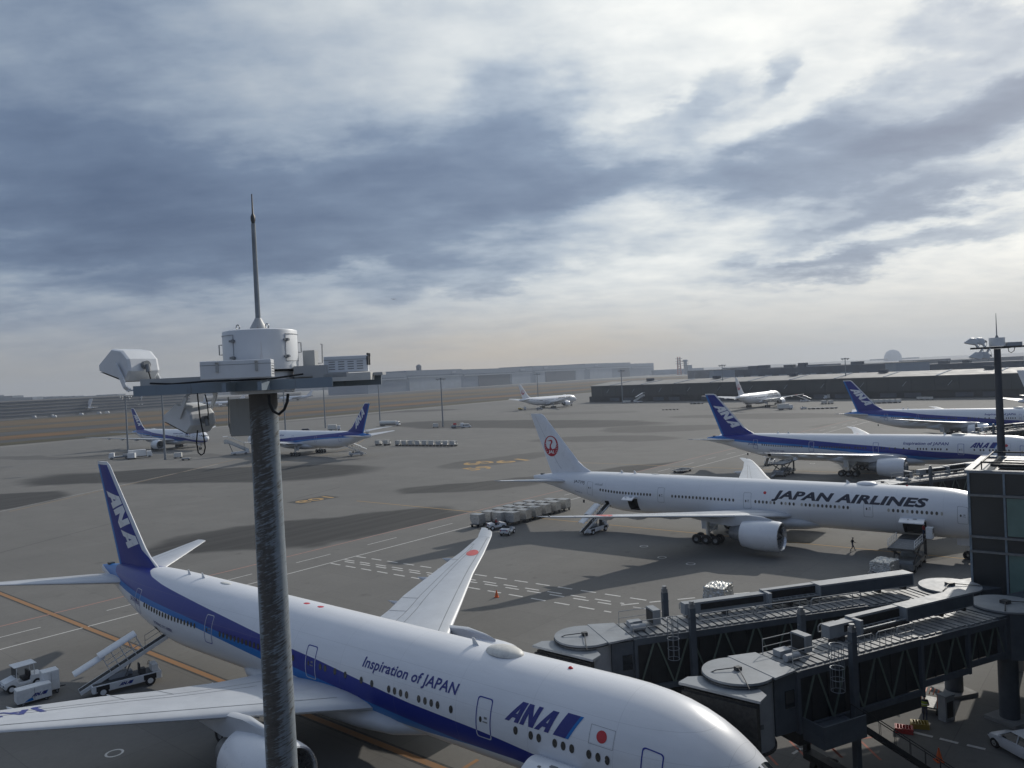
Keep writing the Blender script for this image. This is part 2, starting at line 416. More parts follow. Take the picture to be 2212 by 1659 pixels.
    q.put(bn.inputs['Height'], q.m('ADD', fine, grit)); q.put(b.inputs['Normal'], bn.outputs[0])
    return m
mb = MB(); mb.face([(-12000, -300, 0), (12000, -300, 0), (12000, 14000, 0), (-12000, 14000, 0)])
tag(mb.build('apron', ground_mat()), kind='structure')

def strip_mat(name, c1, c2, c3, sc=.05):
    m = bpy.data.materials.new(name); m.use_nodes = True; q = NT(m.node_tree); b = q.n['Principled BSDF']
    P = q.new('ShaderNodeNewGeometry').outputs['Position']
    st = q.vm('MULTIPLY', P, (.35, 1., 1.))
    c = q.mix(q.mapr(q.noise(st, sc, 6, .65), .3, .7), c1, c2)
    c = q.mix(q.smooth(q.noise(st, sc*.35, 3, .6), .48, .66), c, c3)
    q.put(b.inputs['Base Color'], c); b.inputs['Roughness'].default_value = .95; b.inputs['Specular IOR Level'].default_value = .15
    return m
g_far = strip_mat('dry_grass', (.105, .072, .038), (.15, .10, .05), (.082, .068, .043))
g_org = strip_mat('orange_grass', (.14, .080, .036), (.18, .10, .045), (.10, .072, .042))
g_olv = strip_mat('olive_grass', (.060, .055, .032), (.085, .072, .040), (.052, .050, .036))
tx_m = strip_mat('taxiway_asphalt', (.062, .064, .066), (.085, .086, .086), (.050, .052, .056))
conc = strip_mat('pale_concrete', (.20, .195, .18), (.24, .23, .215), (.17, .165, .155))
# runway direction from the long grass edges
RA, RB = G(0, 947), G(1039, 860)
RD = (RB-RA); RD.z = 0; RD.normalize(); RNm = Vector((-RD.y, RD.x, 0))
def infield(name, d0, d1, z, m, kind='structure', wav=0., s0=-900, s1=1900):
    """long strip parallel to the runway, d = metres beyond the first orange verge"""
    mb = MB(); n = 60; rnd = random.Random(int(abs(d0)*7+d1)); A, B = [], []
    for i in range(n+1):
        s = s0+(s1-s0)*i/n; w0 = wav*math.sin(i*.9+d0)*rnd.uniform(.3, 1); w1 = wav*math.sin(i*.7+d1)*rnd.uniform(.3, 1)
        A.append(RA+RD*s+RNm*(d0+w0)+Vector((0, 0, z))); B.append(RA+RD*s+RNm*(d1+w1)+Vector((0, 0, z)))
    mb.rings([A, B], closed=False); return tag(mb.build(name, m), kind=kind)
infield('grass_verge', -95, 640, .004, g_olv, 'stuff', 3)
infield('taxiway', -62, -32, .008, tx_m)
infield('orange_grass_strip', -24, 24, .008, g_org, 'stuff', 4)
infield('runway', 34, 98, .008, tx_m)
infield('dry_grass_strip', 110, 200, .008, g_far, 'stuff', 5)
infield('taxiway', 215, 245, .008, tx_m)
infield('dry_grass_strip', 262, 420, .008, g_far, 'stuff', 6)
infield('taxiway', 450, 640, .008, tx_m)
infield('apron_edge', -112, -97, .008, conc)

# ---- painted markings
def paint_mat(name, col):
    m = bpy.data.materials.new(name); m.use_nodes = True; q = NT(m.node_tree); b = q.n['Principled BSDF']
    P = q.new('ShaderNodeNewGeometry').outputs['Position']
    wear = q.smooth(q.noise(P, 2.5, 5, .7), .35, .62)
    q.put(b.inputs['Base Color'], q.mix(q.m('MULTIPLY', wear, .25), col, (.16, .155, .145))); b.inputs['Roughness'].default_value = .85
    return m
pw = paint_mat('white_line_paint', (.62, .61, .58)); po = paint_mat('orange_line_paint', (.30, .15, .055)); pr = paint_mat('pink_line_paint', (.36, .19, .15)); pk = paint_mat('black_line_paint', (.03, .03, .03)); py_ = paint_mat('yellow_line_paint', (.40, .24, .07))
prd = paint_mat('red_line_paint', (.45, .14, .09))
def seg(mb, a, b, w, z=.006):
    a, b = Vector((a[0], a[1], z)), Vector((b[0], b[1], z)); d = (b-a).normalized(); n = Vector((-d.y, d.x, 0))*w/2
    mb.face([a-n, b-n, b+n, a+n])
def line(mb, a, b, w, dash=0, gap=0, z=.006):
    if not dash: return seg(mb, a, b, w, z)
    a, b = Vector(a), Vector(b); L = (b-a).length; d = (b-a)/L; s = 0
    while s < L: seg(mb, a+d*s, a+d*min(L, s+dash), w, z); s += dash+gap
def marking(name, segs, w, m, dash=0, gap=0, z=.006):
    mb = MB()
    for a, b in segs: line(mb, a, b, w, dash, gap, z)
    return tag(mb.build(name, m), kind='structure')
def ext(c, s0, s1): return (LU*s0+LN*c, LU*s1+LN*c)
s_or = _o0.dot(LU)
marking('stand_boundary_line', [ext(LINE_C, s_or-120, s_or+330)], .30, pr)
cw = G(290, 1327).dot(LN)
marking('service_road_edge', [ext(cw, s_or-120, s_or+330)], .22, pw)
marking('service_road_centre', [ext((LINE_C+cw)/2, s_or-120, s_or+330)], .18, pw, 6, 7)
# dashed equipment lanes between the stands
def gp(x, y): return G((1800+x/2.16)/1.85172, (2304+y/2.16)/1.85172)
c0, c1 = (2050, 2250), 3.318
def gq(x, y): return G((c0[0]+x/c1)/1.85172, (c0[1]+y/c1)/1.85172)
lanes = [(G(770, 1202), gq(1800, 505)), (G(745, 1209), gq(1480, 545)), (G(745, 1213), gq(1310, 555)), (G(715, 1217), gq(1310, 660)), (gq(1440, 565), G(1960, 1246)), (gq(1390, 550), gq(1860, 518))]
marking('equipment_lane_line', lanes[:5], .27, pw, 2.0, 1.2)
marking('equipment_lane_line', [(gq(1600, 590), gq(1990, 650))], .17, pw, 2.0, 1.25)
# lead-in lines under each parked aircraft
def lead(nose, h, s0, s1):
    a = Vector((math.cos(h), math.sin(h), 0)); p = Vector((nose[0], nose[1], 0)); return (p+a*s0, p+a*s1)
LEADS = [lead((12.17, 35.53), 2.453, 2, 130), lead((59.67, 91.94), 2.471, -4, 120), lead((104.58, 149.26), 2.474, 0, 120), lead((158, 219.3), 2.473, 0, 110)]
marking('lead_in_line_border', [LEADS[0]], 1.0, pk, z=.005)
marking('lead_in_line', [LEADS[0]], .55, po, z=.010)
marking('lead_in_line', LEADS[1:], .30, py_, z=.010)
def lead_cross(i, s):
    a, b = LEADS[i]; d = (b-a).normalized(); n = Vector((-d.y, d.x, 0)); p = a+d*s; return (p-n*2.2, p+n*2.2)
marking('stop_mark', [lead_cross(0, 14), lead_cross(0, 20)], .3, po, z=.014)
# turn-off arcs further out
mb = MB()
for (p0, p1, p2) in (((520, 1010), (760, 985), (790, 945)), ((20, 1105), (330, 1035), (540, 985))):
    P0, P1, P2 = G(*p0), G(*p1), G(*p2); prev = None
    for i in range(25):
        k = i/24; p = P0*(1-k)**2+P1*2*k*(1-k)+P2*k*k
        if prev: seg(mb, prev, p, .25, .006)
        prev = p
tag(mb.build('turn_line', py_), kind='structure')
marking('joint_line', [(G(0, 1194), G(258, 1126)), (G(640, 1077), G(735, 1052))], .25, pk)
marking('joint_line', [(G(-10, 1107), G(470, 1003))], .2, pw)
# stand number panel: orange figures on a black plate
def ground_text(word, corners, mcol, mpan, name):
    """corners: bottom-left, bottom-right, top-left as the word is read"""
    o, ex, ey = corners; e1 = ex-o; e2 = ey-o
    if mpan:
        mb = MB(); mb.face([p+Vector((0, 0, .008)) for p in (o-e1*.12-e2*.2, ex+e1*.12-e2*.2, ex+e1*.12+e2*1.2, ey-e1*.12+e2*.2)])
        tag(mb.build('stand_number_panel', mpan), kind='structure')
    bm = text_bm(word, 1., bold=.02); w = max(v.co.x for v in bm.verts)
    ob = bm_obj(bm, name, mcol, None, lambda x, y: o+e1*(x/w)+e2*y+Vector((0, 0, .013))); tag(ob, kind='structure')
def z81(x, y): return G((1100+x/5.53)/1.85172, (1900+y/5.53)/1.85172)
_a, _b, _c, _d = z81(240, 605), z81(570, 650), z81(1445, 485), z81(1120, 450)
# seen from the taxi lane the figures read 109 upright; from here they stand on their heads
ground_text('109', (_c*.86+_d*.14+(_b-_c)*.10, _b*.86+_a*.14+(_c-_b)*.10, _d*.86+_c*.14+(_a-_d)*.10), py_, pk, 'stand_number')
def z82(x, y): return G((1850+x/6.32)/1.85172, (1800+y/6.32)/1.85172)
for i, (p, w) in enumerate(((((60, 400), (960, 300), 40), '60'), (((900, 350), (1800, 245), 40), '61'), (((160, 530), (930, 440), 34), '59'))):
    A_, B_ = z82(*p[0]), z82(*p[1]); dd = (B_-A_)
    ground_text(w, (A_+dd*.1, A_+dd*.9, A_+dd*.1+Vector((-dd.y, dd.x, 0)).normalized()*7), py_, None, 'faded_stand_number')
# refuelling pit covers: pale rings
for (x, y) in ((247, 1627), (1391, 1180), (1492, 1218), (1196, 1012), (1755, 1001), (1430, 1204)):
    p = G(x, y); mb = MB()
    for k in range(24):
        a0, a1 = 2*math.pi*k/24, 2*math.pi*(k+1)/24
        mb.face([p+Vector((r*math.cos(a), r*math.sin(a), .007)) for r, a in ((.46, a0), (.62, a0), (.62, a1), (.46, a1))])
    tag(mb.build('pit_cover_ring', pw), kind='structure')
# red and white guide lines under the near bridges
def zc(x, y): return G((2900+x/3.515)/1.85172, (2600+y/3.515)/1.85172)
def zd(x, y): return G((3296+x/2.16)/1.85172, (2304+y/2.16)/1.85172)
marking('red_guide_line', [(zc(520, 1380), zc(740, 1620)), (zc(910, 1280), zc(1290, 1659)), (zc(1050, 1240), zc(1105, 1325)), (zc(1105, 1325), zc(1460, 1290)), (zc(1400, 1290), zc(1640, 1510)), (zd(150, 1425), zd(440, 1390)), (zd(440, 1390), zd(690, 1530)), (zd(290, 1400), zd(490, 1590)), (zd(10, 1430), zd(160, 1570))], .16, prd)
marking('white_guide_line', [(zc(950, 1460), zc(1075, 1385)), (zc(1075, 1385), zc(1595, 1565)), (zc(1595, 1565), zc(1480, 1640)), (zd(5, 1560), zd(120, 1600)), (zd(120, 1600), zd(50, 1650))], .20, pw)
marking('bay_line', [(zd(775, 1350), zd(940, 1390)), (zd(1000, 1405), zd(1160, 1445)), (zd(1235, 1460), zd(1395, 1497)), (zd(1085, 915), zd(1045, 985)), (zd(1020, 1010), zd(960, 1090)), (zd(1030, 915), zd(1085, 908))], .28, pw)
# ================================================================== AIRCRAFT
FX = [0, .12, .3, .55, .8, 1.15, 1.5, 2, 2.5, 3, 3.5, 4.2, 5, 6, 7, 8.2, 9.5, 52, 54, 56, 58, 60, 62, 64, 66, 68, 70.5, 72.2]
FC = [4.62, 4.64, 4.66, 4.67, 4.69, 4.725, 4.77, 4.86, 4.965, 5.07, 5.165, 5.29, 5.395, 5.49, 5.545, 5.582, 5.6, 5.6, 5.66, 5.80, 5.97, 6.17, 6.39, 6.62, 6.82, 6.98, 7.08, 7.13]
FZ = [0.04, 0.34, 0.56, 0.77, 0.94, 1.155, 1.35, 1.62, 1.875, 2.1, 2.295, 2.52, 2.715, 2.89, 3.005, 3.078, 3.1, 3.1, 3.05, 2.91, 2.72, 2.47, 2.17, 1.83, 1.47, 1.10, .72, .40]
FY = [0.03, 0.34, 0.58, 0.84, 1.06, 1.32, 1.54, 1.84, 2.09, 2.29, 2.46, 2.65, 2.81, 2.94, 3.03, 3.08, 3.1, 3.1, 3.06, 2.95, 2.78, 2.55, 2.24, 1.87, 1.46, 1.03, .52, .15]
def interp(x, X, Y):
    if x <= X[0]: return Y[0]
    for i in range(1, len(X)):
        if x <= X[i]: return Y[i-1]+(Y[i]-Y[i-1])*(x-X[i-1])/(X[i]-X[i-1])
    return Y[-1]
def fus(x, th, off=0.):
    c, rz, ry = interp(x, FX, FC), interp(x, FX, FZ), interp(x, FX, FY)
    return Vector((x, (ry+off)*math.cos(th), c+(rz+off)*math.sin(th)))
def fus_side(x0, th0, side, off):
    """maps a flat drawing on to the skin; side +1 starboard (reads towards the nose), -1 port"""
    def fn(u, v):
        x = x0-u if side > 0 else x0+u
        p = fus(x, th0+v/3.1, off); return Vector((x, p.y*side, p.z))
    return fn
STR_TOP = [(-2, 3.6), (5, 4.30), (10.9, 4.80), (13.2, 4.97), (15.3, 5.16), (17, 5.28), (22.5, 5.52), (24.8, 5.71), (28.4, 6.04), (31.7, 6.34), (34.4, 6.50), (38.8, 6.80), (44.1, 7.21), (50, 7.64), (55.3, 8.01), (58.7, 8.30), (60.2, 8.52), (61, 8.8), (61.3, 9.6), (76, 9.6)]
STR_MID = [(-2, 2.6), (5, 3.30), (10, 3.85), (14.6, 4.10), (19, 4.05), (24, 4.37), (27, 4.62), (30.5, 4.97), (34, 5.28), (38.3, 5.63), (43.5, 6.02), (49.8, 6.46), (54, 6.69), (59, 6.93), (64.3, 7.25), (66.9, 7.62), (68.3, 8.1), (69, 9), (76, 9)]
STR_LOW = [(-2, 2.6), (5, 3.30), (10, 3.85), (14.6, 4.10), (18, 4.0), (22, 3.66), (26.8, 3.62), (31, 4.0), (34, 4.55), (39, 5.10), (45, 5.62), (49.6, 5.98), (53.7, 6.24), (59.3, 6.47), (64.4, 6.82), (71.5, 7.45), (76, 7.8)]
def livery_mat(name, sx, inv=False):
    m = bpy.data.materials.get(name)
    if m: return m
    m = bpy.data.materials.new(name); m.use_nodes = True; q = NT(m.node_tree); b = q.n['Principled BSDF']
    O = q.new('ShaderNodeTexCoord').outputs['Object']; X, Y, Z = q.sep(O)
    xn = q.m('MULTIPLY', q.m('ADD', X, 2.), 1/78)
    def band(pts): return q.m('MULTIPLY', q.curve(xn, [((sx(x)+2)/78, z/10) for x, z in pts]), 10.)
    top, mid, low = band(STR_TOP), band(STR_MID), band(STR_LOW)
    def ge(v): return q.smooth(q.m('SUBTRACT', Z, v), -.012, .012)
    if inv:
        c = q.mix(ge(low), (.016, .030, .26), (.50, .52, .56)); c = q.mix(ge(top), c, (.016, .030, .26)); rough = .4
    else:
        dirt = q.noise(q.vm('MULTIPLY', O, (.15, 1., 1.)), 1.4, 5, .6)
        wh = q.mix(q.mapr(dirt, .35, .75), (.73, .745, .775), (.67, .685, .71))
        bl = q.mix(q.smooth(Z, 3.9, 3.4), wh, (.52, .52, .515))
        c = q.mix(ge(low), bl, (.010, .155, .46)); c = q.mix(ge(mid), c, (.012, .026, .225)); c = q.mix(ge(top), c, wh); rough = .34
        # skin joints
        fr = q.m('LESS_THAN', q.m('ABSOLUTE', q.m('SUBTRACT', q.m('FRACT', q.m('DIVIDE', X, 5.33)), .5)), .0022)
        lap = q.m('MAXIMUM', q.m('LESS_THAN', q.m('ABSOLUTE', q.m('SUBTRACT', Z, 7.62)), .009), q.m('LESS_THAN', q.m('ABSOLUTE', q.m('SUBTRACT', Z, 6.52)), .011))
        c = q.mix(q.m('MULTIPLY', q.m('MAXIMUM', fr, lap), .26), c, (.25, .26, .28))
    q.put(b.inputs['Base Color'], c); b.inputs['Roughness'].default_value = rough
    b.inputs['Coat Weight'].default_value = .06; b.inputs['Coat Roughness'].default_value = .1; b.inputs['Specular IOR Level'].default_value = .3
    return m
def white_fus_mat():
    m = bpy.data.materials.get('white_fuselage')
    if m: return m
    m = bpy.data.materials.new('white_fuselage'); m.use_nodes = True; q = NT(m.node_tree); b = q.n['Principled BSDF']
    O = q.new('ShaderNodeTexCoord').outputs['Object']; X, Y, Z = q.sep(O)
    wh = q.mix(q.mapr(q.noise(q.vm('MULTIPLY', O, (.15, 1., 1.)), 1.4, 5, .6), .35, .75), (.73, .745, .77), (.67, .685, .71))
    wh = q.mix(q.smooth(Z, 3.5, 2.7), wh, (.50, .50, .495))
    fr = q.m('LESS_THAN', q.m('ABSOLUTE', q.m('SUBTRACT', q.m('FRACT', q.m('DIVIDE', X, 5.33)), .5)), .0022)
    q.put(b.inputs['Base Color'], q.mix(q.m('MULTIPLY', fr, .30), wh, (.25, .26, .28))); b.inputs['Roughness'].default_value = .34
    b.inputs['Coat Weight'].default_value = .3; b.inputs['Coat Roughness'].default_value = .1
    return m

# ---- lifting surfaces
AF = [(0, 0), (.012, .30), (.04, .52), (.09, .74), (.17, .92), (.28, 1.0), (.42, .96), (.58, .78), (.74, .52), (.88, .25), (1, .02)]
def af(c): return interp(c, [p[0] for p in AF], [p[1] for p in AF])
WY = [0, 3.1, 6.5, 10.5, 13.5, 20, 25, 29.2, 30.3, 31.2, 31.8, 32.2]
WLE = [24.4, 26.7, 29.0, 31.8, 33.8, 38.2, 41.2, 43.9, 44.65, 45.4, 46.3, 47.2]
WTE = [38.2, 38.25, 38.5, 39.7, 41.0, 42.9, 44.3, 45.8, 46.6, 47.2, 47.6, 47.9]
WZ = [3.9, 4.15, 4.58, 5.05, 5.42, 6.2, 6.8, 7.3, 7.43, 7.54, 7.6, 7.65]
WT = [.74, .70, .58, .45, .37, .26, .20, .15, .13, .11, .08, .05]       # half thickness
def wing_pt(y, c, up=1, off=0.):
    le, te, z, th = interp(y, WY, WLE), interp(y, WY, WTE), interp(y, WY, WZ), interp(y, WY, WT)
    tw = interp(y, [0, 3.1, 32], [.14, .12, 0])
    return Vector((le+(te-le)*c, y, z + up*(th*af(c)*(1 if up > 0 else .75)+off) + tw*(1-2*c)*.6))
def foil_rings(fn, ys):
    cs = [p[0] for p in AF]
    return [[fn(y, c, 1) for c in cs]+[fn(y, c, -1) for c in reversed(cs[1:-1])] for y in ys]
def stab_pt(y, c, up=1, off=0.):
    k = (y-.6)/10.1; le, te = 63.6+7.3*k, 70.4+2.15*k; le = max(le, 0)
    return Vector((le+(te-le)*c, y, 6.95+.105*(y-.6) + up*((.36-.28*k)*af(c)+off)))
FINZ = [7.6, 8.75, 9.4, 10.2, 18.0, 18.33]
FLE = [58.6, 60.4, 61.6, 62.6, 69.4, 70.0]
FTE = [68.1, 68.6, 68.85, 69.15, 72.2, 72.3]
FTH = [.42, .40, .38, .37, .16, .10]
def fin_pt(z, c, up=1, off=0.):
    le, te, th = interp(z, FINZ, FLE), interp(z, FINZ, FTE), interp(z, FINZ, FTH)
    return Vector((le+(te-le)*c, up*(th*af(c)+off), z))
def ribbon(mb, fn, pts, w=.06):
    """thin strip lying on a surface; pts are (y,c) pairs"""
    P = [fn(y, c, 1, .012) for y, c in pts]
    A, B = [], []
    for i, p in enumerate(P):
        d = (P[min(i+1, len(P)-1)]-P[max(i-1, 0)]).normalized(); n = Vector((-d.y, d.x, 0)).normalized()*w/2
        A.append(p-n); B.append(p+n)
    mb.rings([A, B], closed=False)
def ana_letter(ch):
    if ch == 'A': return [[(0, 0), (.34, 0), (.46, .20), (.70, .20), (.70, 0), (1.02, 0), (1.02, 1), (.60, 1)], [(.57, .40), (.70, .40), (.70, .65)]]
    return [[(0, 0), (.31, 0), (.31, .54), (.67, 0), (1.0, 0), (1.0, 1), (.69, 1), (.69, .46), (.33, 1), (0, 1)]]
def ana_word(h, shear=.42, wide=1.0, gap=.10):
    out = []; x = 0
    for ch in 'ANA':
        L = ana_letter(ch); w = max(p[0] for p in L[0])
        out.append(([[((px+x+shear*py)*h*wide, py*h) for px, py in loop] for loop in L])); x += w+gap
    return [loop for let in out for loop in let], (x-gap+shear)*h*wide
def ring_poly(cx, cy, rx, ry, a0=0, a1=360, n=40): return [(cx+rx*math.cos(R_(a0+(a1-a0)*i/n)), cy+ry*math.sin(R_(a0+(a1-a0)*i/n))) for i in range(n)]

def flat_patch(poly, dx=.35, dy=.25): return slice_bm(poly_bm(poly), dx, dy)

def make_aircraft(name, livery, long=True, open_holds=False, detail=2):
    """x runs aft from the nose, y to starboard, z up from the ground"""
    S1, S2 = (5.33, 10.13)
    def sx(x):
        if long: return x
        if x <= 9.5: return x
        if x <= 20: return 9.5+(x-9.5)*(20-S1-9.5)/10.5
        if x <= 44: return x-S1
        if x <= 54: return 44-S1+(x-44)*(10-(S2-S1))/10
        return x-S2
    def V_(p): return Vector((sx(p.x), p.y, p.z))
    root = thing(name, (0, 0, 0))
    blue = livery == 'blue'
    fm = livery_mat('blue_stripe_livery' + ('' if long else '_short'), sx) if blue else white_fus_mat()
    om = livery_mat('door_outline_paint' + ('' if long else '_short'), sx, True) if blue else M['steel']
    xs = FX[:17]+[9.5+i*(52-9.5)/40 for i in range(1, 40)]+FX[17:]
    N = 56 if detail > 1 else 32
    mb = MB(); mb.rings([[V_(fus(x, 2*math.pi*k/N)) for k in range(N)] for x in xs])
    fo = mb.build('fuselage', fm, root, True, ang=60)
    # wing to body fairing
    mb = MB(); bx = [21.5, 23, 25, 28, 32, 36, 39, 41.5, 43.5, 45.2]; bw = [.6, 1.9, 2.9, 3.32, 3.42, 3.40, 3.2, 2.6, 1.7, .5]; bz = [.3, .75, 1.1, 1.35, 1.45, 1.45, 1.3, 1.0, .65, .2]
    mb.rings([[V_(Vector((x, w*math.cos(2*math.pi*k/32), 3.28+h*math.sin(2*math.pi*k/32)))) for k in range(32)] for x, w, h in zip(bx, bw, bz)])
    mb.build('belly_fairing', 'wing_grey', root, True)
    hold = []
    HOLDS = ((9.9, 12.6, 3.05, 4.78),)+(() if blue else ((50.1, 51.85, 3.25, 5.15),))+((55.55, 56.35, 3.45, 4.45),)
    if open_holds:
        for (x0, x1, z0, z1) in HOLDS:
            cb = MB().box(((x0+x1)/2, 2.4, (z0+z1)/2), (x1-x0, 3.2, z1-z0)).build('cutter', 'black', None)
            bo = fo.modifiers.new('hold', 'BOOLEAN'); bo.object = cb; bo.solver = 'EXACT'; bo.material_mode = 'TRANSFER'; hold.append(cb)
        dg = bpy.context.evaluated_depsgraph_get(); dg.update(); me = bpy.data.meshes.new_from_object(fo.evaluated_get(dg))
        fo.modifiers.clear(); fo.data = me
        for cb in hold: bpy.data.objects.remove(cb)
        for (x0, x1, z0, z1) in HOLDS[:-1]:
            yh = fus(x0, math.asin(max(-1, min(1, (z1-5.6)/3.1)))).y
            top = [(yh-.05+1.85*k/10, z1+.10+.34*math.sin(math.pi*min(1, k/10*.95+.10))) for k in range(11)]
            dl = MB(); dl.rings([[Vector((x, y, z)) for y, z in top]+[Vector((x, y, z-.11)) for y, z in reversed(top)] for x in (x0-.04, x0+.06, x1-.06, x1+.04)])
            dm = dl.build('cargo_door', 'white_paint', root, True)
            MB().box(((x0+x1)/2-.3, yh+1.0, z1+.46), (.42, .22, .03)).box(((x0+x1)/2+.4, yh+1.3, z1+.42), (.16, .14, .05)).build('door_latch', 'steel', dm)
    # cockpit windows
    for side in (1, -1):
        for (xa, xb, ta, tb) in ((.98, 1.72, 54, 86), (1.45, 2.5, 37, 51), (2.3, 3.2, 29, 35)):
            mb = MB(); gr = []
            for i in range(5):
                x = xa+(xb-xa)*i/4; gr.append([V_(Vector((p.x, p.y*side, p.z))) for p in [fus(x, R_(ta+(tb-ta)*j/4), .015) for j in range(5)]])
            mb.rings(gr, closed=False); mb.build('cockpit_window', 'dark_glass', root)
    # wings, tail
    ys = [0, 3.1, 5, 6.5, 8.5, 10.5, 12, 13.5, 16.5, 20, 23, 25, 27.5, 29.2, 29.8, 30.3, 30.8, 31.2, 31.5, 31.8, 32.2]
    for side in (1, -1):
        def wp(y, c, up=1, off=0.):
            p = wing_pt(y, c, up, off); k = 1 if long or y < 12 else 1-.06*(y-12)/20.4
            return Vector((sx(30)-30+p.x, p.y*side*k, p.z))
        def sp(y, c, up=1, off=0.):
            p = stab_pt(y, c, up, off); return V_(Vector((p.x, p.y*side, p.z)))
        w = MB().rings(foil_rings(wp, ys)).build('wing', 'wing_grey', root, True, ang=50)
        if detail > 1:
            mb = MB()
            for pts in ([(4, .105), (10.2, .13), (20, .16), (29, .22)], [(4, .74), (10.2, .70), (20, .72), (27, .74)], [(10.4, .70), (10.4, .985)], [(13, .70), (13, .985)], [(22.5, .73), (22.5, .985)], [(27, .74), (27, .985)], [(29.2, .02), (29.2, .98)], [(6, .60), (10, .58), (20, .60), (26, .63)]):
                ribbon(mb, wp, [(pts[0][0]+(pts[-1][0]-pts[0][0])*k/12, pts[0][1]+(pts[-1][1]-pts[0][1])*k/12) if len(pts) == 2 else (interp(pts[0][0]+(pts[-1][0]-pts[0][0])*k/12, [p[0] for p in pts], [p[0] for p in pts]), interp(pts[0][0]+(pts[-1][0]-pts[0][0])*k/12, [p[0] for p in pts], [p[1] for p in pts])) for k in range(13)], .055)
            mb.build('panel_seam', 'steel', w)
            for yf in (6.2, 12.6, 18.0, 23.0):      # flap track fairings
                a = wp(yf, .60, -1); b = wp(yf, 1.0, -1); L = (b.x-a.x)+1.6
                MB().rings([[Vector((a.x+L*k, a.y+r*math.cos(2*math.pi*j/12)*.8, a.z-.15-.25*k*(1-k)*4*.5+r*math.sin(2*math.pi*j/12))) for j in range(12)] for k, r in ((0, .03), (.15, .22), (.4, .33), (.7, .27), (1, .02))]).build('flap_track_fairing', 'wing_grey', w, True)
        st = MB().rings(foil_rings(sp, [0, .6, 2, 4, 6, 8, 9.6, 10.3, 10.7])).build('tailplane', 'wing_grey', root, True, ang=50)
        if detail > 1:
            mb = MB(); ribbon(mb, sp, [(1.3+k*.78, .70) for k in range(12)], .05); mb.build('elevator_seam', 'steel', st)
            MB().dome((wp(31.6, .15).x, wp(31.6, .15).y, wp(31.6, .15).z), .18, .12, .08).build('navigation_light', 'lens_glass', w)
        # markings on the wing
        if side < 0 and blue:
            def fnw(u, v):
                k = 24.4
                y = k+v; chord = interp(y, WY, WTE)-interp(y, WY, WLE)
                return wp(y, .44+u/chord, 1, .012)
            bm_obj(flat_patch([ring_poly(0, 0, .80, .85)], .3, .3), 'sun_disc_emblem', 'soft_red', w, fnw)
        elif blue and detail > 1:
            bm = slice_bm(text_bm('JA789A', 1.45, shear=.0, bold=.03, xs=1.05, space=1.1), .3, .3)
            def fnr(u, v):
                y = 16.9+u; chord = interp(y, WY, WTE)-interp(y, WY, WLE)
                return wp(y, .80-v/chord, 1, .012)
            bm_obj(bm, 'registration_letters', 'title_navy', w, fnr)
        elif not blue and side > 0 and detail > 1:
            def fnd(u, v):
                y = 25.4+v; chord = interp(y, WY, WTE)-interp(y, WY, WLE); return wp(y, .40+u/chord, 1, .012)
            bm_obj(flat_patch([ring_poly(0, 0, 1.15, 1.15)], .3, .3), 'sun_disc_emblem', 'soft_red', w, fnd)
        # engine
        ex, ey, ez = sx(30)-30+25.34, 9.72*side, 2.80
        prof = [(1.56, .95), (1.60, .35), (1.66, .10), (1.74, .01), (1.83, .07), (1.92, .40), (1.98, 1.1), (2.0, 2.0), (1.98, 3.0), (1.87, 4.1), (1.68, 5.15), (1.60, 5.2), (1.58, 4.3)]
        en = MB().lathe(prof[4:], 40, (ex, ey, ez), 'x').build('engine', 'white_paint', root, True)
        MB().lathe(prof[:5], 40, (ex, ey, ez), 'x').build('intake_lip', 'silver', en, True)
        mb = MB(); mb.cyl((ex+1.0, ey, ez), 1.6, .05, 32, 'x')
        for k in range(22):
            a = 2*math.pi*k/22; d = Vector((0, math.cos(a), math.sin(a))); tn = Vector((.30, -math.sin(a)*.16, math.cos(a)*.16))
            c = Vector((ex+.8, ey, ez)); mb.face([c+d*.4-tn*.5, c+d*1.5-tn, c+d*1.5+tn, c+d*.4+tn*.5])
        mb.build('fan', 'steel', en)
        MB().rings([[Vector((ex+.72-.75*q, ey+.52*r*math.cos(2*math.pi*k/20), ez+.52*r*math.sin(2*math.pi*k/20))) for k in range(20)] for q, r in ((0, 1), (.35, .85), (.7, .5), (1, .02))]).build('spinner', 'dark_metal', en, True)
        MB().lathe([(1.25, 4.2), (1.22, 5.0), (1.0, 6.1), (.78, 6.9), (.70, 6.9), (.62, 6.2)], 28, (ex, ey, ez), 'x').build('core_exhaust', 'steel', en, True)
        MB().rings([[Vector((ex+6.2+1.6*q, ey+.55*r*math.cos(2*math.pi*k/16), ez+.55*r*math.sin(2*math.pi*k/16))) for k in range(16)] for q, r in ((0, 1), (.5, .6), (1, .05))]).build('exhaust_cone', 'dark_metal', en, True)
        mb = MB(); pys = []
        for (px, zt, zb, hw) in ((ex+1.3, ez+2.05, ez+1.7, .04), (ex+2.4, ez+2.32, ez+1.6, .20), (ex+4.4, ez+2.50, ez+1.4, .30), (ex+6.6, ez+2.30, ez+.9, .32), (ex+9.6, ez+1.6, ez+1.1, .24), (ex+12, ez+1.75, ez+1.5, .04)):
            pys.append([Vector((px, ey-hw, zb)), Vector((px, ey+hw, zb)), Vector((px, ey+hw, zt)), Vector((px, ey, zt+.1)), Vector((px, ey-hw, zt))])
        mb.rings(pys).build('pylon', 'wing_grey', root, True, ang=60)
        # main gear
        gx = sx(30)-30+37.44; gr = MB()
        gr.cyl((gx, 5.6*side, 1.9), .26, 2.9, 14).cyl((gx, 5.6*side, .68), .16, 3.3, 10, 'x').beam((gx, 5.6*side, 1.4), (gx-1.5, 4.9*side, 3.0), .2, .2).beam((gx, 5.6*side, 2.0), (gx, 3.3*side, 3.2), .22, .22)
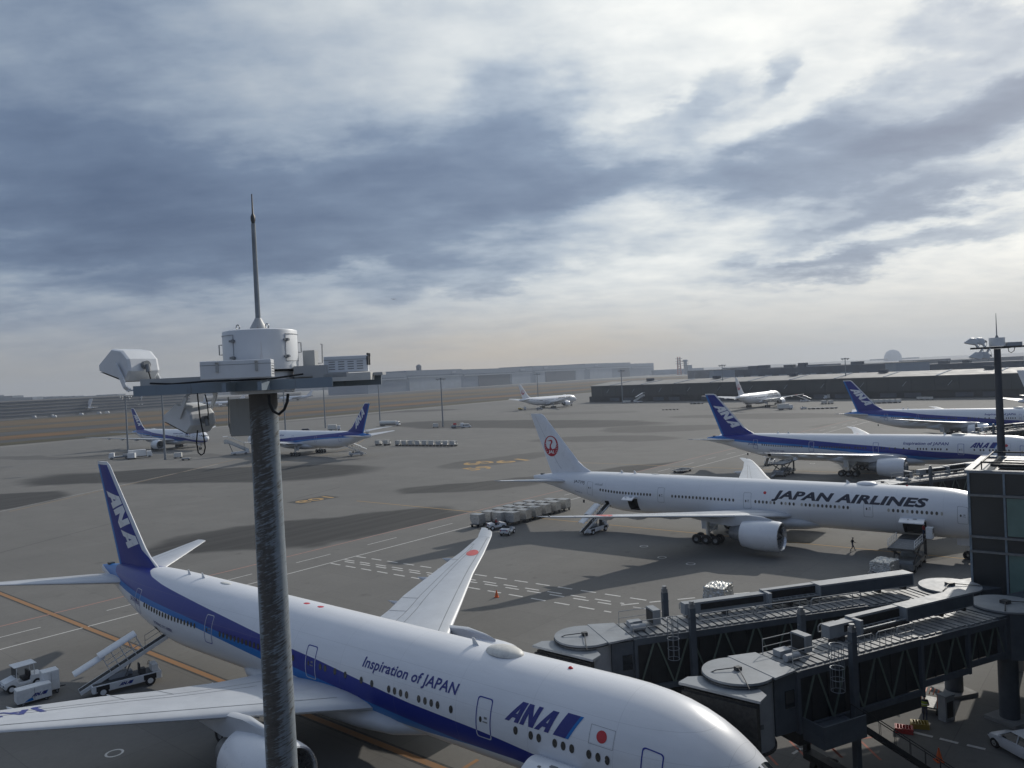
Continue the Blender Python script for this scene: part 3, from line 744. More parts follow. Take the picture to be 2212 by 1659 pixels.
        go = gr.build('main_gear', 'cream_metal', root, True)
        for wx in (-1.45, 0, 1.45):
            for wy in (-.68, .68):
                wo_ = MB().lathe([(.30, -.22), (.55, -.25), (.65, -.20), (.68, -.08), (.68, .08), (.65, .20), (.55, .25), (.30, .22)], 22, (0, 0, 0), 'z').build('wheel', 'rubber', go, True)
                wo_.location = (gx+wx, 5.6*side+wy, .68); wo_.rotation_euler = (R_(90), 0, 0)
                if detail > 1:
                    MB().lathe([(.02, -.17), (.30, -.19), (.34, -.22), (.34, .22), (.30, .19), (.02, .17)], 16, (0, 0, 0), 'z').build('wheel_hub', 'steel', wo_, True)
        MB().prism([(gx-1.2, 4.9*side, 1.9), (gx+1.2, 4.9*side, 1.9), (gx+1.35, 4.7*side, 3.5), (gx-1.35, 4.7*side, 3.5)], (0, .07*side, 0)).build('gear_door', 'wing_grey', root)
    ng = MB().cyl((5.95, 0, 1.6), .15, 2.6, 12).beam((5.95, 0, 1.0), (4.8, 0, 2.8), .14, .14).cyl((5.95, 0, .53), .10, .8, 8, 'y').build('nose_gear', 'cream_metal', root, True)
    for s in (-1, 1):
        wo_ = MB().lathe([(.2, -.16), (.45, -.18), (.53, -.10), (.53, .10), (.45, .18), (.2, .16)], 18, (0, 0, 0), 'z').build('wheel', 'rubber', ng, True); wo_.location = (5.95, .33*s, .53); wo_.rotation_euler = (R_(90), 0, 0)
        MB().prism([(5.0, .5*s, 1.75), (7.0, .5*s, 1.75), (7.0, .62*s, 2.75), (5.0, .62*s, 2.75)], (0, .05*s, 0)).build('gear_door', 'white_paint', root)
    # fin
    def fp(z, c, up=1, off=0.): return V_(fin_pt(z, c, up, off))
    fr = foil_rings(fp, [7.6, 8.2, 8.75, 9.1, 9.4, 9.8, 10.2]+[10.2+i*.78 for i in range(1, 11)]+[18.1, 18.33])
    if blue:
        fmn = bpy.data.materials.get('tail_fin_paint') if long else bpy.data.materials.get('tail_fin_paint_short')
        if not fmn:
            fmn = bpy.data.materials.new('tail_fin_paint' if long else 'tail_fin_paint_short'); fmn.use_nodes = True; q = NT(fmn.node_tree); b = q.n['Principled BSDF']
            O = q.new('ShaderNodeTexCoord').outputs['Object']; X, Y, Z = q.sep(O)
            le = q.m('ADD', q.m('MULTIPLY', q.m('SUBTRACT', Z, 10.2), (69.4-62.6)/7.8), sx(62.6)); te = q.m('ADD', q.m('MULTIPLY', q.m('SUBTRACT', Z, 10.2), (72.2-69.15)/7.8), sx(69.15))
            le = q.m('MINIMUM', le, q.m('ADD', q.m('MULTIPLY', q.m('SUBTRACT', Z, 8.75), 1.72), sx(60.2)))
            fromle = q.m('SUBTRACT', X, le); tote = q.m('SUBTRACT', te, X)
            c = q.mix(q.smooth(tote, .50, .54), (.010, .155, .46), (.012, .026, .225))
            c = q.mix(q.smooth(fromle, .36, .40), (.62, .63, .65), c)
            c = q.mix(q.smooth(Z, 18.02, 18.05), c, (.62, .63, .65))
            q.put(b.inputs['Base Color'], c); b.inputs['Roughness'].default_value = .4; b.inputs['Specular IOR Level'].default_value = .3
    else: fmn = 'white_paint'
    fin = MB().rings(fr).build('tail_fin', fmn, root, True, ang=50)
    mb = MB()
    for up in (1, -1):
        A, B = [], []
        for i in range(14):
            z = 8.9+i*.7; A.append(fp(z, .675, up, .008)); B.append(fp(z, .685, up, .008))
        mb.rings([A, B], closed=False)
    mb.build('rudder_seam', 'navy' if blue else 'grey_paint', fin)
    if blue:
        for up in (1, -1):
            loops, tw = ana_word(2.0, .40, 1.12, .08)
            bm = slice_bm(poly_bm(loops), .25, .25); tw = max(v.co.x for v in bm.verts)
            # reading direction follows the leading edge; tops of the letters face it
            ld = Vector((FLE[4]-FLE[3], 0, FINZ[4]-FINZ[3])).normalized()      # up along the leading edge
            nn = Vector((-ld.z, 0, ld.x))                                       # towards the nose
            start = Vector((70.22, 0, 15.35)) if up > 0 else Vector((70.22, 0, 15.35)) - ld*tw
            def fnf(u, v, up=up, start=start):
                p = start + (-ld if up > 0 else ld)*u + nn*v
                le, te = interp(p.z, FINZ, FLE), interp(p.z, FINZ, FTE)
                return fp(p.z, (p.x-le)/(te-le), up, .02)
            bm_obj(bm, 'fin_lettering', 'white_paint', fin, fnf)
    else:
        for up in (1, -1):
            cx, cz, R = 68.05, 12.75, 1.72
            def fnf(u, v, up=up, lay=0):
                x, z = cx-u*up, cz+v
                le, te = interp(z, FINZ, FLE), interp(z, FINZ, FTE)
                return fp(z, (x-le)/(te-le), up, .015+.012*lay)
            disc = [ring_poly(0, 0, 1.55, 1.78, n=64)]
            e = bm_obj(flat_patch(disc, .3, .3), 'crane_emblem', 'crane_red', fin, fnf)
            bm_obj(flat_patch([ring_poly(0, .42, 1.12, 1.20, n=48)], .3, .3), 'emblem_opening', 'white_paint', e, lambda u, v: fnf(u, v, lay=1))
            neck = [(-.95, .88), (-.35, .98), (-.05, 1.10), (.22, 1.08), (.38, .90), (.34, .62), (.12, .35), (-.02, .05), (.02, -.30), (.30, -.55), (.75, -.35), (.9, -.9), (-.9, -.9), (-.78, -.40), (-.42, -.52), (-.34, -.15), (-.26, .25), (.02, .62), (.04, .82), (-.30, .86)]
            bm_obj(flat_patch([neck], .3, .3), 'crane_neck', 'crane_red', e, lambda u, v: fnf(u, v, lay=2))
            if detail > 1:
                for s in (1, -1):
                    loops = []
                    for k in range(5):
                        a = R_(18-13*k); r1, r0 = 1.62, 1.06+.03*k
                        loops.append([(s*1.55/1.78*r1*math.cos(a), r1*math.sin(a)*1.1), (s*1.55/1.78*r1*math.cos(a-.055), r1*math.sin(a-.055)*1.1), (s*r0*.86*math.cos(a-.10), r0*math.sin(a-.10)*1.0-.15)])
                    bm_obj(flat_patch(loops, .4, .4), 'crane_feather', 'white_paint', e, lambda u, v: fnf(u, v, lay=1))
                bm = slice_bm(text_bm('JAL', .52, shear=.25, bold=.03, xs=1.25), .3, .3); tw = max(v.co.x for v in bm.verts)
                bm_obj(bm, 'emblem_lettering', 'white_paint', e, lambda u, v: fnf(u-tw/2, v-1.22, lay=3))
    if detail < 1: return root
    # titles
    for side in (1, -1):
        if blue:
            bm = slice_bm(text_bm('Inspiration of JAPAN', .66, shear=.18, bold=.020, space=1.04), .6, .2); tw = max(v.co.x for v in bm.verts); k = 8.5/tw
            f = fus_side(27.15 if side > 0 else 18.65, R_(22.5), side, .014)
            bm_obj(bm, 'slogan_lettering', 'title_navy', root, lambda u, v: V_(f(u*k, v)))
            loops, _ = ana_word(1.14, .50, .815, .09)
            bm = slice_bm(poly_bm(loops), .4, .2); k2 = 1.0
            f2 = fus_side(14.95 if side > 0 else 9.9, R_(14), side, .014)
            bm_obj(bm, 'title_lettering', 'title_navy', root, lambda u, v: V_(f2(u*k2+(0 if side > 0 else 0), v)))
            f3 = fus_side(11.66 if side > 0 else 13.2, R_(14), side, .014)
            bm_obj(flat_patch([[(0, 0), (.80, 0), (1.50, 1.24), (.70, 1.24)]], .3, .2), 'title_block', 'title_navy', root, lambda u, v: V_(f3(u, v)))
            bm_obj(flat_patch([[(.80, 0), (.99, 0), (1.69, 1.24), (1.50, 1.24)]], .3, .2), 'title_edge', 'sky_blue', root, lambda u, v: V_(f3(u, v)))
            f4 = fus_side(9.45 if side > 0 else 8.0, R_(16.5), side, .014)
            w_, h_ = 1.43, .92; e = .018
            fl = bm_obj(flat_patch([[(0, 0), (w_, 0), (w_, h_), (0, h_)], [(e, e), (w_-e, e), (w_-e, h_-e), (e, h_-e)]], .3, .2), 'flag_outline', 'steel', root, lambda u, v: V_(f4(u, v)))
            bm_obj(flat_patch([ring_poly(w_/2, h_/2, .30, .30)], .2, .2), 'flag_disc', 'red', fl, lambda u, v: V_(f4(u, v)))
        else:
            bm = slice_bm(text_bm('JAPAN AIRLINES', 1.16, shear=.30, bold=.045, xs=1.25, space=1.06), .6, .2); tw = max(v.co.x for v in bm.verts); k = 19.45/tw
            f = fus_side(29.05 if side > 0 else 9.6, R_(18.8), side, .014)
            bm_obj(bm, 'title_lettering', 'title_black', root, lambda u, v: V_(f(u*k, v)))
            f4 = fus_side(30.06, R_(31.3), side, .014)
            bm_obj(flat_patch([ring_poly(0, 0, .22, .22, n=20)], .2, .2), 'flag_disc', 'red', root, lambda u, v: V_(f4(u, v)))
        if detail > 1 and side > 0:
            if blue: items = [('JA789A', 60.9, -2, .55, 'title_navy'), ('BOEING 777-300ER', 55.5, -17, .30, 'title_navy')]
            else: items = [('JA739J', 62.45, 17.5, .62, 'title_black'), ('unicef', 58.0, 20, .46, 'grey_paint'), ('BOEING 777', 62.3, -24, .22, 'title_navy')]
            if not long: items = items[:1]
            for (wd, x0, th, h, mm) in items:
                bm = slice_bm(text_bm(wd, h, bold=.012), .5, .2); f = fus_side(x0, R_(th), 1, .014)
                bm_obj(bm, 'registration_lettering' if wd[:2] == 'JA' else 'small_lettering', mm, root, lambda u, v: V_(f(u, v)))
    # doors
    DX = [5.93, 16.5, 32.5, 46.0, 59.0] if long else [5.93, 16.5, 46.0, 59.0]
    for i, x in enumerate(DX):
        for side in (1, -1):
            a0, a1 = R_(-13 if x < 55 else -19), R_(29); hw = .56
            path = []; cr = .16
            H_ = (a1-a0)*3.1
            for (cx, cy, s0) in ((hw-cr, H_-cr, 0), (-hw+cr, H_-cr, 90), (-hw+cr, cr, 180), (hw-cr, cr, 270)):
                path += [(cx+cr*math.cos(R_(s0+k*30)), cy+cr*math.sin(R_(s0+k*30))) for k in range(4)]
            f = fus_side(x, a0, side, .012); wd = .065 if blue else .04
            inn = [(px*(1-wd/hw), cr_+(py-cr_)*(1-wd/(H_/2))) for (px, py), cr_ in ((p, H_/2) for p in path)]
            d = bm_obj(flat_patch([path, inn], .5, .2), 'cabin_door', om, root, lambda u, v: V_(f(u, v)))
            if detail > 1 and side > 0:
                f1 = fus_side(x+.20, R_(6.5), 1, .012)
                bm_obj(flat_patch([ring_poly(0, 0, .10, .17, n=12)], .3, .3), 'door_window', 'window_glass', d, lambda u, v: V_(f1(u, v)))
                f2 = fus_side(x+.02, R_(4.2), 1, .012)
                bm_obj(flat_patch([[(0, 0), (.34, 0), (.34, .07), (0, .07)], [(.08, .2), (.3, .2), (.3, .32), (.08, .32)]], .3, .3), 'door_handle', 'steel', d, lambda u, v: V_(f2(u, v)))
    # roof fittings
    MB().dome((sx(17.3), 0, 8.66), 1.35, .80, .42).build('radome', 'cream_metal' if blue else 'white_paint', root, True)
    for x in (19.6, 54.3, 51.9):
        MB().prism([(sx(x)-.25, -.02, 8.68), (sx(x)+.28, -.02, 8.68), (sx(x)+.34, -.02, 9.12), (sx(x)+.16, -.02, 9.12)], (0, .04, 0)).build('blade_antenna', 'white_metal', root)
    MB().dome((sx(48.3), 0, 8.68), .8, .28, .10, 16, 4).build('antenna_cover', 'cream_metal', root, True)
    MB().dome((sx(12.5), 0, 8.68), .16, .13, .13, 12, 4).build('beacon_light', 'lamp_red', root, True)
    if blue:
        for x in (36.9, 35.2): MB().dome((sx(x), 0, 8.692), .34, .20, .02, 14, 3).build('roof_disc', 'lamp_red', root)
    MB().box((sx(70.3), 0, 7.86), (.55, .5, .22)).build('tail_camera_box', 'dark_metal', root)
    MB().box((sx(62), 0, 3.75-.15), (.35, .06, .5)).build('tail_skid', 'dark_metal', root)
    # cabin windows (starboard): one pane each
    f = lambda u, v: Vector((v*1.0, 0, u))
    wm = bpy.data.meshes.new('cabin_window'); b2 = flat_patch([ring_poly(0, 0, .155, .225, n=16)], 1, 1)
    for v in b2.verts: v.co = Vector((v.co.x, 0, v.co.y))
    b2.to_mesh(wm); b2.free(); wm.materials.append(M['window_glass'])
    wm2 = wm.copy(); wm2.name = 'cabin_window'; wm2.materials.clear(); wm2.materials.append(M['window_shade'])
    def run(a, b, n): return [a+(b-a)*i/(n-1) for i in range(n)]
    if detail < 2: WX = run(9, 14, 6)+run(20, 30, 10)+run(34.5, 44, 12)+run(48, 57, 12)
    elif blue: WX = [8.30, 8.83, 9.37, 10.42, 10.96, 11.5, 12.55, 13.09, 14.14, 19.0, 20.09, 20.62, 21.15, 21.69, 22.76, 23.30, 23.85, 24.39, 26.0, 27.04, 28.67, 29.76, 30.82, 31.36]+[34.5+.535*i for i in range(5)]+[37.8+.535*i for i in range(13)]+run(48.1, 57.3, 18)
    else: WX = run(8.13, 14.09, 12)+run(18.99, 24.91, 12)+run(25.98, 27.63, 4)+run(28.64, 31.3, 6)+run(34.54, 44.1, 18)+run(47.79, 56.85, 18)
    th = R_(6.7)
    for i, x in enumerate(WX):
        shade = (not blue and i in (0, 7, 11, 14, 20, 23, 26, 29))
        o = bpy.data.objects.new('cabin_window', wm2 if shade else wm); COL.objects.link(o); o.parent = root
        p = fus(x, th, .013); o.location = V_(p); o.rotation_euler.x = th
        o.rotation_euler.z = 0 if 8.5 < x < 52 else (-.10 if x < 9 else .06)
    if blue:      # nose details
        for (x, a) in ((2.6, 10), (3.2, -8)): MB().cyl(fus(x, R_(a), .03), .05, .25, 6, 'x').build('pitot_probe', 'steel', root)
    return root

def seat(o, pose, label, cat='aircraft', group=None):
    o.location = (pose[0], pose[1], 0); o.rotation_euler.z = pose[2]; return tag(o, label, cat, group)
POSE = dict(near=(12.173, 35.532, 2.453), jal=(59.668, 91.935, 2.471), ana3=(104.584, 149.264, 2.474), anaL=(-128.802, 327.827, 2.5), anaLM=(-104.576, 307.297, -0.673),
            jalML=(48.674, 598.363, 3.917), jalMR=(162.38, 475.943, 4.012), ana4=(158.033, 219.266, 2.473), jalR=(244.965, 281.586, 3.126))
GA = 'airliners parked on the apron'
a_near = seat(make_aircraft('airliner', 'blue', True, True), POSE['near'], 'large white airliner with blue stripe in the foreground, nose beside the near jet bridges', group=GA)
a_jal = seat(make_aircraft('airliner', 'white', True, True), POSE['jal'], 'all white airliner with red crane tail and open cargo doors, nose behind the terminal wing', group=GA)
a_3 = copy_tree(a_near)
for ch in list(a_3.children_recursive):
    if ch.name.startswith('sun_disc'): bpy.data.objects.remove(ch)
seat(a_3, POSE['ana3'], 'blue striped white airliner parked directly behind the white one with the red crane tail', group=GA)
a_lm = copy_tree(a_near); seat(a_lm, POSE['anaLM'], 'blue striped airliner facing away to the left, half hidden by the tall mast pole', group=GA)
a_l = seat(make_aircraft('airliner', 'blue', False), POSE['anaL'], 'blue striped airliner facing the camera at far left, below the floodlights of the mast', group=GA)
a_4 = copy_tree(a_l); seat(a_4, POSE['ana4'], 'blue striped airliner farthest back at the right gates, cut off by the frame edge', group=GA)
a_w2 = seat(make_aircraft('airliner', 'white', False), POSE['jalML'], 'white airliner with red crane tail standing alone mid distance, left of the long dark terminal', group=GA)
a_mr = copy_tree(a_w2); seat(a_mr, POSE['jalMR'], 'white airliner with red crane tail in front of the long dark terminal, wings spread', group=GA)
a_r = copy_tree(a_w2); seat(a_r, POSE['jalR'], 'white airliner whose red crane tail shows behind the roof mast at the right edge', group=GA)
for ch in list(a_jal.children):
    pass
# ================================================================== FLOODLIGHT MAST (foreground)
def pole_mat():
    m = bpy.data.materials.new('weathered_pole'); m.use_nodes = True; q = NT(m.node_tree); b = q.n['Principled BSDF']
    O = q.new('ShaderNodeTexCoord').outputs['Object']; X, Y, Z = q.sep(O)
    ang = q.m('ARCTAN2', Y, X)
    # flaking zinc: slanted scratches that climb round the tube, denser in patches
    sv = q.comb(q.m('MULTIPLY', ang, .45), 0., q.m('ADD', q.m('MULTIPLY', Z, 12.), q.m('MULTIPLY', ang, -1.1)))
    s1 = q.noise(sv, 2.4, 6, .68, .3)
    patch = q.noise(q.comb(q.m('MULTIPLY', ang, 1.2), 0., q.m('MULTIPLY', Z, .55)), 1.0, 3, .6)
    centre = q.smooth(q.m('ABSOLUTE', q.m('ADD', ang, 1.75)), 1.1, .2)
    flake = q.smooth(q.m('ADD', q.m('ADD', s1, q.m('MULTIPLY', q.m('SUBTRACT', patch, .5), .5)), q.m('MULTIPLY', centre, .17)), .52, .66)
    fine = q.noise(O, 9., 4, .7)
    paint = q.mix(q.mapr(fine, .3, .7), (.20, .24, .27), (.27, .30, .33))
    bare = q.mix(q.mapr(fine, .3, .7), (.068, .060, .052), (.115, .105, .092))
    c = q.mix(q.m('MULTIPLY', flake, .95), paint, bare)
    c = q.mix(q.m('MULTIPLY', q.smooth(q.noise(sv, 4.2, 5, .7), .60, .72), .55), c, (.42, .41, .38))
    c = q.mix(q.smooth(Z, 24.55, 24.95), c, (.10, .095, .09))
    q.put(b.inputs['Base Color'], c); b.inputs['Roughness'].default_value = .7; b.inputs['Metallic'].default_value = .1
    bn = q.new('ShaderNodeBump'); bn.inputs['Strength'].default_value = .5; bn.inputs['Distance'].default_value = .01
    q.put(bn.inputs['Height'], q.m('SUBTRACT', s1, q.m('MULTIPLY', flake, .4))); q.put(b.inputs['Normal'], bn.outputs[0])
    return m
M['weathered_pole'] = pole_mat()
def rusty(name, base, rust):
    m = bpy.data.materials.new(name); m.use_nodes = True; q = NT(m.node_tree); b = q.n['Principled BSDF']
    O = q.new('ShaderNodeTexCoord').outputs['Object']
    c = q.mix(q.mapr(q.noise(O, 3., 4), .3, .7), tuple(x*.94 for x in base), base)
    st = q.noise(q.vm('MULTIPLY', O, (7., 7., .8)), 1.3, 5, .65)
    c = q.mix(q.m('MULTIPLY', q.smooth(st, .60, .74), .55), c, rust)
    q.put(b.inputs['Base Color'], c); b.inputs['Roughness'].default_value = .45
    return m
M['stained_white'] = rusty('stained_white', (.68, .70, .72), (.36, .27, .19))
M['stained_beam'] = rusty('stained_beam', (.21, .26, .31), (.13, .11, .09))
M['stained_grey'] = rusty('stained_grey', (.40, .41, .41), (.24, .19, .14))

def floodlight(root, base, yaw, tilt, s=1., under=False, label=None):
    """stadium floodlight on a U bracket; base is the bracket foot, the hood faces local -x"""
    Mx = Matrix.Translation(base) @ Matrix.Rotation(yaw, 4, 'Z')
    sg = -1 if under else 1
    piv = Vector((-.26, 0, .56*sg))*s
    B = Mx @ Matrix.Translation(piv) @ Matrix.Rotation(tilt, 4, 'Y')
    # hexagonal tapering case: profile in x (length) / z
    prof = [(-.62, -.30), (-.66, -.18), (-.28, .26), (.05, .30), (.30, .18), (.42, -.05), (.30, -.30)]
    def ringp(w, k=1.): return [Vector((x*k*s, w*s, z*k*s)) for x, z in prof]
    mb = MB(); mb.rings([[B @ p for p in ringp(-.36, .93)], [B @ p for p in ringp(-.30)], [B @ p for p in ringp(.30)], [B @ p for p in ringp(.36, .93)]])
    h = mb.build('floodlight', 'mast_white', root); bevel(h, .012*s)
    if label: h['label'] = label
    mb = MB(); a = .33
    mb.face([B @ Vector(p)*1 for p in ((-.60*s, -a*s, -.315*s), (.28*s, -a*s, -.315*s), (.28*s, a*s, -.315*s), (-.60*s, a*s, -.315*s))])
    mb.build('front_glass', 'lens_glass', h)
    mb = MB(); q = [(-.02, 0), (.02, 0)]
    for side in (-1, 1):
        pts = [Mx @ Vector((p[0]*s, side*p[1]*s, p[2]*s*sg)) for p in ((-.26, .41, .56), (-.05, .42, .26), (.06, .42, .07), (.12, .36, .0))]
        for a_, b_ in zip(pts, pts[1:]): mb.beam(a_, b_, .03*s, .11*s, up=Mx.to_3x3() @ Vector((1, 0, .3)))
    mb.beam(Mx @ Vector((.10*s, -.40*s, 0)), Mx @ Vector((.10*s, .40*s, 0)), .11*s, .035*s)
    mb.build('bracket', 'mast_white', h)
    bk = B @ Vector((.37*s, 0, .06*s)); ax = (B.to_3x3() @ Vector((1, 0, .4))).normalized()
    MB().tube([bk, bk+ax*.10*s], .085*s, 12).tube([bk+ax*.10*s, bk+ax*.13*s+Vector((0, 0, -.16*s))], .05*s, 10).build('lamp_socket', 'steel', h, True)
    e = bk+ax*.13*s+Vector((0, 0, -.16*s)); f = Mx @ Vector((.14*s, .05*s, .03*s*sg))
    MB().tube([e, e+(f-e)*.4+ax*.06*s, e+(f-e)*.75+ax*.05*s, f], .014*s, 6).build('lead', 'black', h, True)
    return h

def vent_slots(mb, c, w, h, nx, nz, ax, off):
    """rows of punched slots on a panel: ax = unit vector along the panel"""
    ax = Vector(ax); up = Vector((0, 0, 1)); n = ax.cross(up)
    for i in range(nx):
        for j in range(nz):
            p = Vector(c)+ax*(w*((i+.5)/nx-.5))+up*(h*((j+.5)/nz-.5))+n*off
            mb.beam(p-ax*w/nx*.36, p+ax*w/nx*.36, .012, .016)

def make_mast(big=True):
    root = thing('light_mast', (0, 0, 0))
    MB().rings([[Vector((r*math.cos(2*math.pi*k/40), r*math.sin(2*math.pi*k/40), z)) for k in range(40)] for z, r in [(0, .38)]+[(i*1.25, .38-.0065*i) for i in range(1, 20)]+[(25.16, .255)]]).build('pole', 'weathered_pole', root, True)
    MB().cyl((0, 0, 25.30), .57, .40, 36).build('collar', 'stained_white', root, True)
    MB().cyl((0, 0, 25.505), .62, .03, 36).build('collar_gap', 'black', root, True)
    dr = MB().lathe([(.02, 26.28), (.60, 26.265), (.655, 26.25), (.665, 26.23), (.665, 25.53), (.64, 25.525)], 56).build('equipment_drum', 'stained_white', root, True)
    # curved doors with hinges and handles on the drum
    for k, (a0, a1) in enumerate(((-176, -118), (-34, 22), (70, 120))):
        mb = MB()
        def P(a, z, r=.672): return Vector((r*math.cos(R_(a)), r*math.sin(R_(a)), z))
        for aa in (a0, a1): mb.tube([P(aa, 25.68), P(aa, 26.17)], .006, 5)
        for zz in (25.68, 26.17): mb.tube([P(a0+(a1-a0)*i/10, zz) for i in range(11)], .005, 5)
        mb.build('drum_door', 'grey_paint', dr, True)
        hs = a1 if k == 0 else a0+3
        for zz in (25.76, 26.06):
            hb = MB(); p = P(hs, zz, .685); hb.cyl(p, .028, .05, 8); q = P(hs+5, zz, .68); hb.beam(P(hs-7, zz, .684), P(hs+4, zz, .684), .02, .035)
            hb.build('hinge', 'steel', dr, True)
        ha = a0+9 if k == 0 else a1-6
        MB().tube([P(ha, 25.84, .67), P(ha, 25.84, .725), P(ha, 26.02, .725), P(ha, 26.02, .67)], .011, 6).build('door_handle', 'steel', dr, True)
    for a in (-120, -60): MB().tube([Vector((.52*math.cos(R_(a))+.03*math.cos(q), .52*math.sin(R_(a)), 26.31+.045*math.sin(q))) for q in [i*math.pi/6 for i in range(13)]], .010, 5).build('lifting_eye', 'steel', dr, True)
    MB().cyl((-.02, 0, 26.38), .185, .24, 18, r2=.055).build('rod_cone', 'stained_grey', root, True)
    MB().tube([(-.02, 0, 26.45), (-.02, 0, 28.25)], [.048, .040], 10).build('lightning_rod', 'galvanised', root, True)
    MB().tube([(-.02, 0, 28.25), (-.02, 0, 28.31), (-.02, 0, 28.38), (-.02, 0, 28.44), (-.02, 0, 28.80)], [.026, .045, .045, .018, .011], 8).build('rod_tip', 'dark_metal', root, True)
    # platform: channels, grating, cross members
    fr = MB()
    fr.beam((-2.06, -.66, 25.25), (1.42, -.66, 25.25), .07, .18).beam((-2.16, .44, 25.25), (2.14, .44, 25.25), .07, .18)
    for x in (-2.0, -1.2, -.42, .42, 1.2): fr.beam((x, -.62, 25.26), (x, .40, 25.26), .06, .13)
    fr.beam((-.30, -1.25, 25.24), (-.30, 1.35, 25.24), .07, .15).beam((.30, -1.25, 25.24), (.30, 1.35, 25.24), .07, .15)
    fr.build('platform_frame', 'stained_beam', root)
    MB().box((-1.30, .02, 25.41), (1.6, .62, .05)).box((-1.30, .31, 25.39), (1.6, .03, .14)).box((-1.30, -.29, 25.39), (1.6, .03, .14)).box((1.35, .25, 25.37), (1.75, .5, .05)).build('walkway', 'stained_grey', root)
    MB().box((.95, -.10, 25.47), (.60, .34, .20)).box((1.30, -.22, 25.38), (.62, .16, .09)).build('cable_tray', 'stained_grey', root)
    MB().box((1.62, -.05, 25.33), (.85, .5, .14)).build('ballast', 'cream_metal', root)
    # ballast boxes (gear trays) with clasps and louvres
    def gear_box(name, c, d, rz, cl, louv):
        b = thing_part = MB().box((0, 0, 0), d).build(name, 'mast_white', root, loc=c, rz=rz); bevel(b, .012)
        MB().box((0, -d[1]/2-.001, d[2]*.27), (d[0]*1.002, .006, .008)).box((d[0]/2, 0, d[2]*.27), (.006, d[1]*1.002, .008)).build('lid_seam', 'steel', b)
        for x in cl:
            MB().box((x, -d[1]/2-.012, d[2]*.12), (.045, .024, .15)).cyl((x, -d[1]/2-.02, d[2]*.40), .022, .05, 8, 'x').build('clasp', 'stained_grey', b)
        mb = MB()
        for j in range(4):
            for i in range(4):
                if 'x' in louv: mb.box((d[0]/2+.003, d[1]*((i+.5)/4-.5)*.8, -d[2]*.32+j*d[2]*.15), (.006, d[1]*.15, .010))
                if 'y' in louv: mb.box((d[0]*((i+.5)/4-.5)*.85, -d[1]/2-.003, -d[2]*.30+j*d[2]*.15), (d[0]*.14, .006, .010))
        mb.build('louvre', 'dark_metal', b)
        return b
    gear_box('gear_box', (-.12, -1.02, 25.54), (1.16, .42, .31), R_(8), (-.30, .34), 'x')
    gear_box('gear_box', (1.56, .05, 25.57), (.80, .38, .30), R_(6), (), 'y')
    mb = MB()
    for y in (-.12, .10): mb.box((1.97, .05+y, 25.62), (.03, .07, .16)).cyl((1.975, .05+y, 25.73), .02, .06, 8)
    mb.build('latch', 'dark_metal', root)
    MB().box((.82, .42, 25.56), (.22, .34, .62)).build('side_cabinet', 'stained_grey', root)
    MB().tube([(.98, .30, 25.62), (1.06, .30, 25.62), (1.07, .30, 25.98), (1.04, .30, 25.98)], .010, 6).build('cabinet_handle', 'steel', root, True)
    floodlight(root, Vector((-2.20, 0, 25.27)), R_(-32), R_(16), .88)
    floodlight(root, Vector((-1.22, .15, 25.16)), R_(-32), R_(20), .78, True)
    # flat floodlight hanging by the pole, seen from behind
    hb = MB().box((-.46, .55, 24.66), (.62, .28, .72)).build('floodlight', 'stained_grey', root); bevel(hb, .02); hb.rotation_euler.z = 0
    MB().tube([(-.80, .50, 25.06), (-.82, .50, 24.5), (-.77, .50, 24.42)], .012, 6).tube([(-.79, .50, 24.55), (-.77, .5, 24.35)], .035, 8).build('bracket', 'galvanised', hb, True)
    # hanging leads
    MB().tube([(.27, -.6, 25.07), (.275, -.6, 24.92), (.33, -.6, 24.78), (.43, -.6, 24.72), (.53, -.6, 24.80), (.59, -.6, 24.94), (.61, -.6, 25.08)], .026, 8).build('cable_loop', 'black', root, True)
    MB().tube([(-1.03, -.47, 25.16), (-1.01, -.47, 24.75), (-.96, -.47, 24.4), (-.94, -.47, 24.18), (-.97, -.47, 24.08), (-1.02, -.47, 24.05), (-1.07, -.47, 24.1), (-1.09, -.47, 24.3), (-1.06, -.47, 24.5)], .012, 6).build('hanging_lead', 'black', root, True)
    MB().tube([(-1.9, -.36, 25.38), (-1.5, -.38, 25.35), (-.9, -.40, 25.37), (-.2, -.60, 25.36), (.35, -.62, 25.36), (.85, -.40, 25.42)], .018, 6).build('tray_cable', 'black', root, True)
    return root
mast = make_mast(); mast.location = (-4.63, 14.5, 0); mast.rotation_euler.z = R_(2)
tag(mast, 'tall weathered light mast in the foreground with white drum, gear boxes and floodlights', 'light mast')

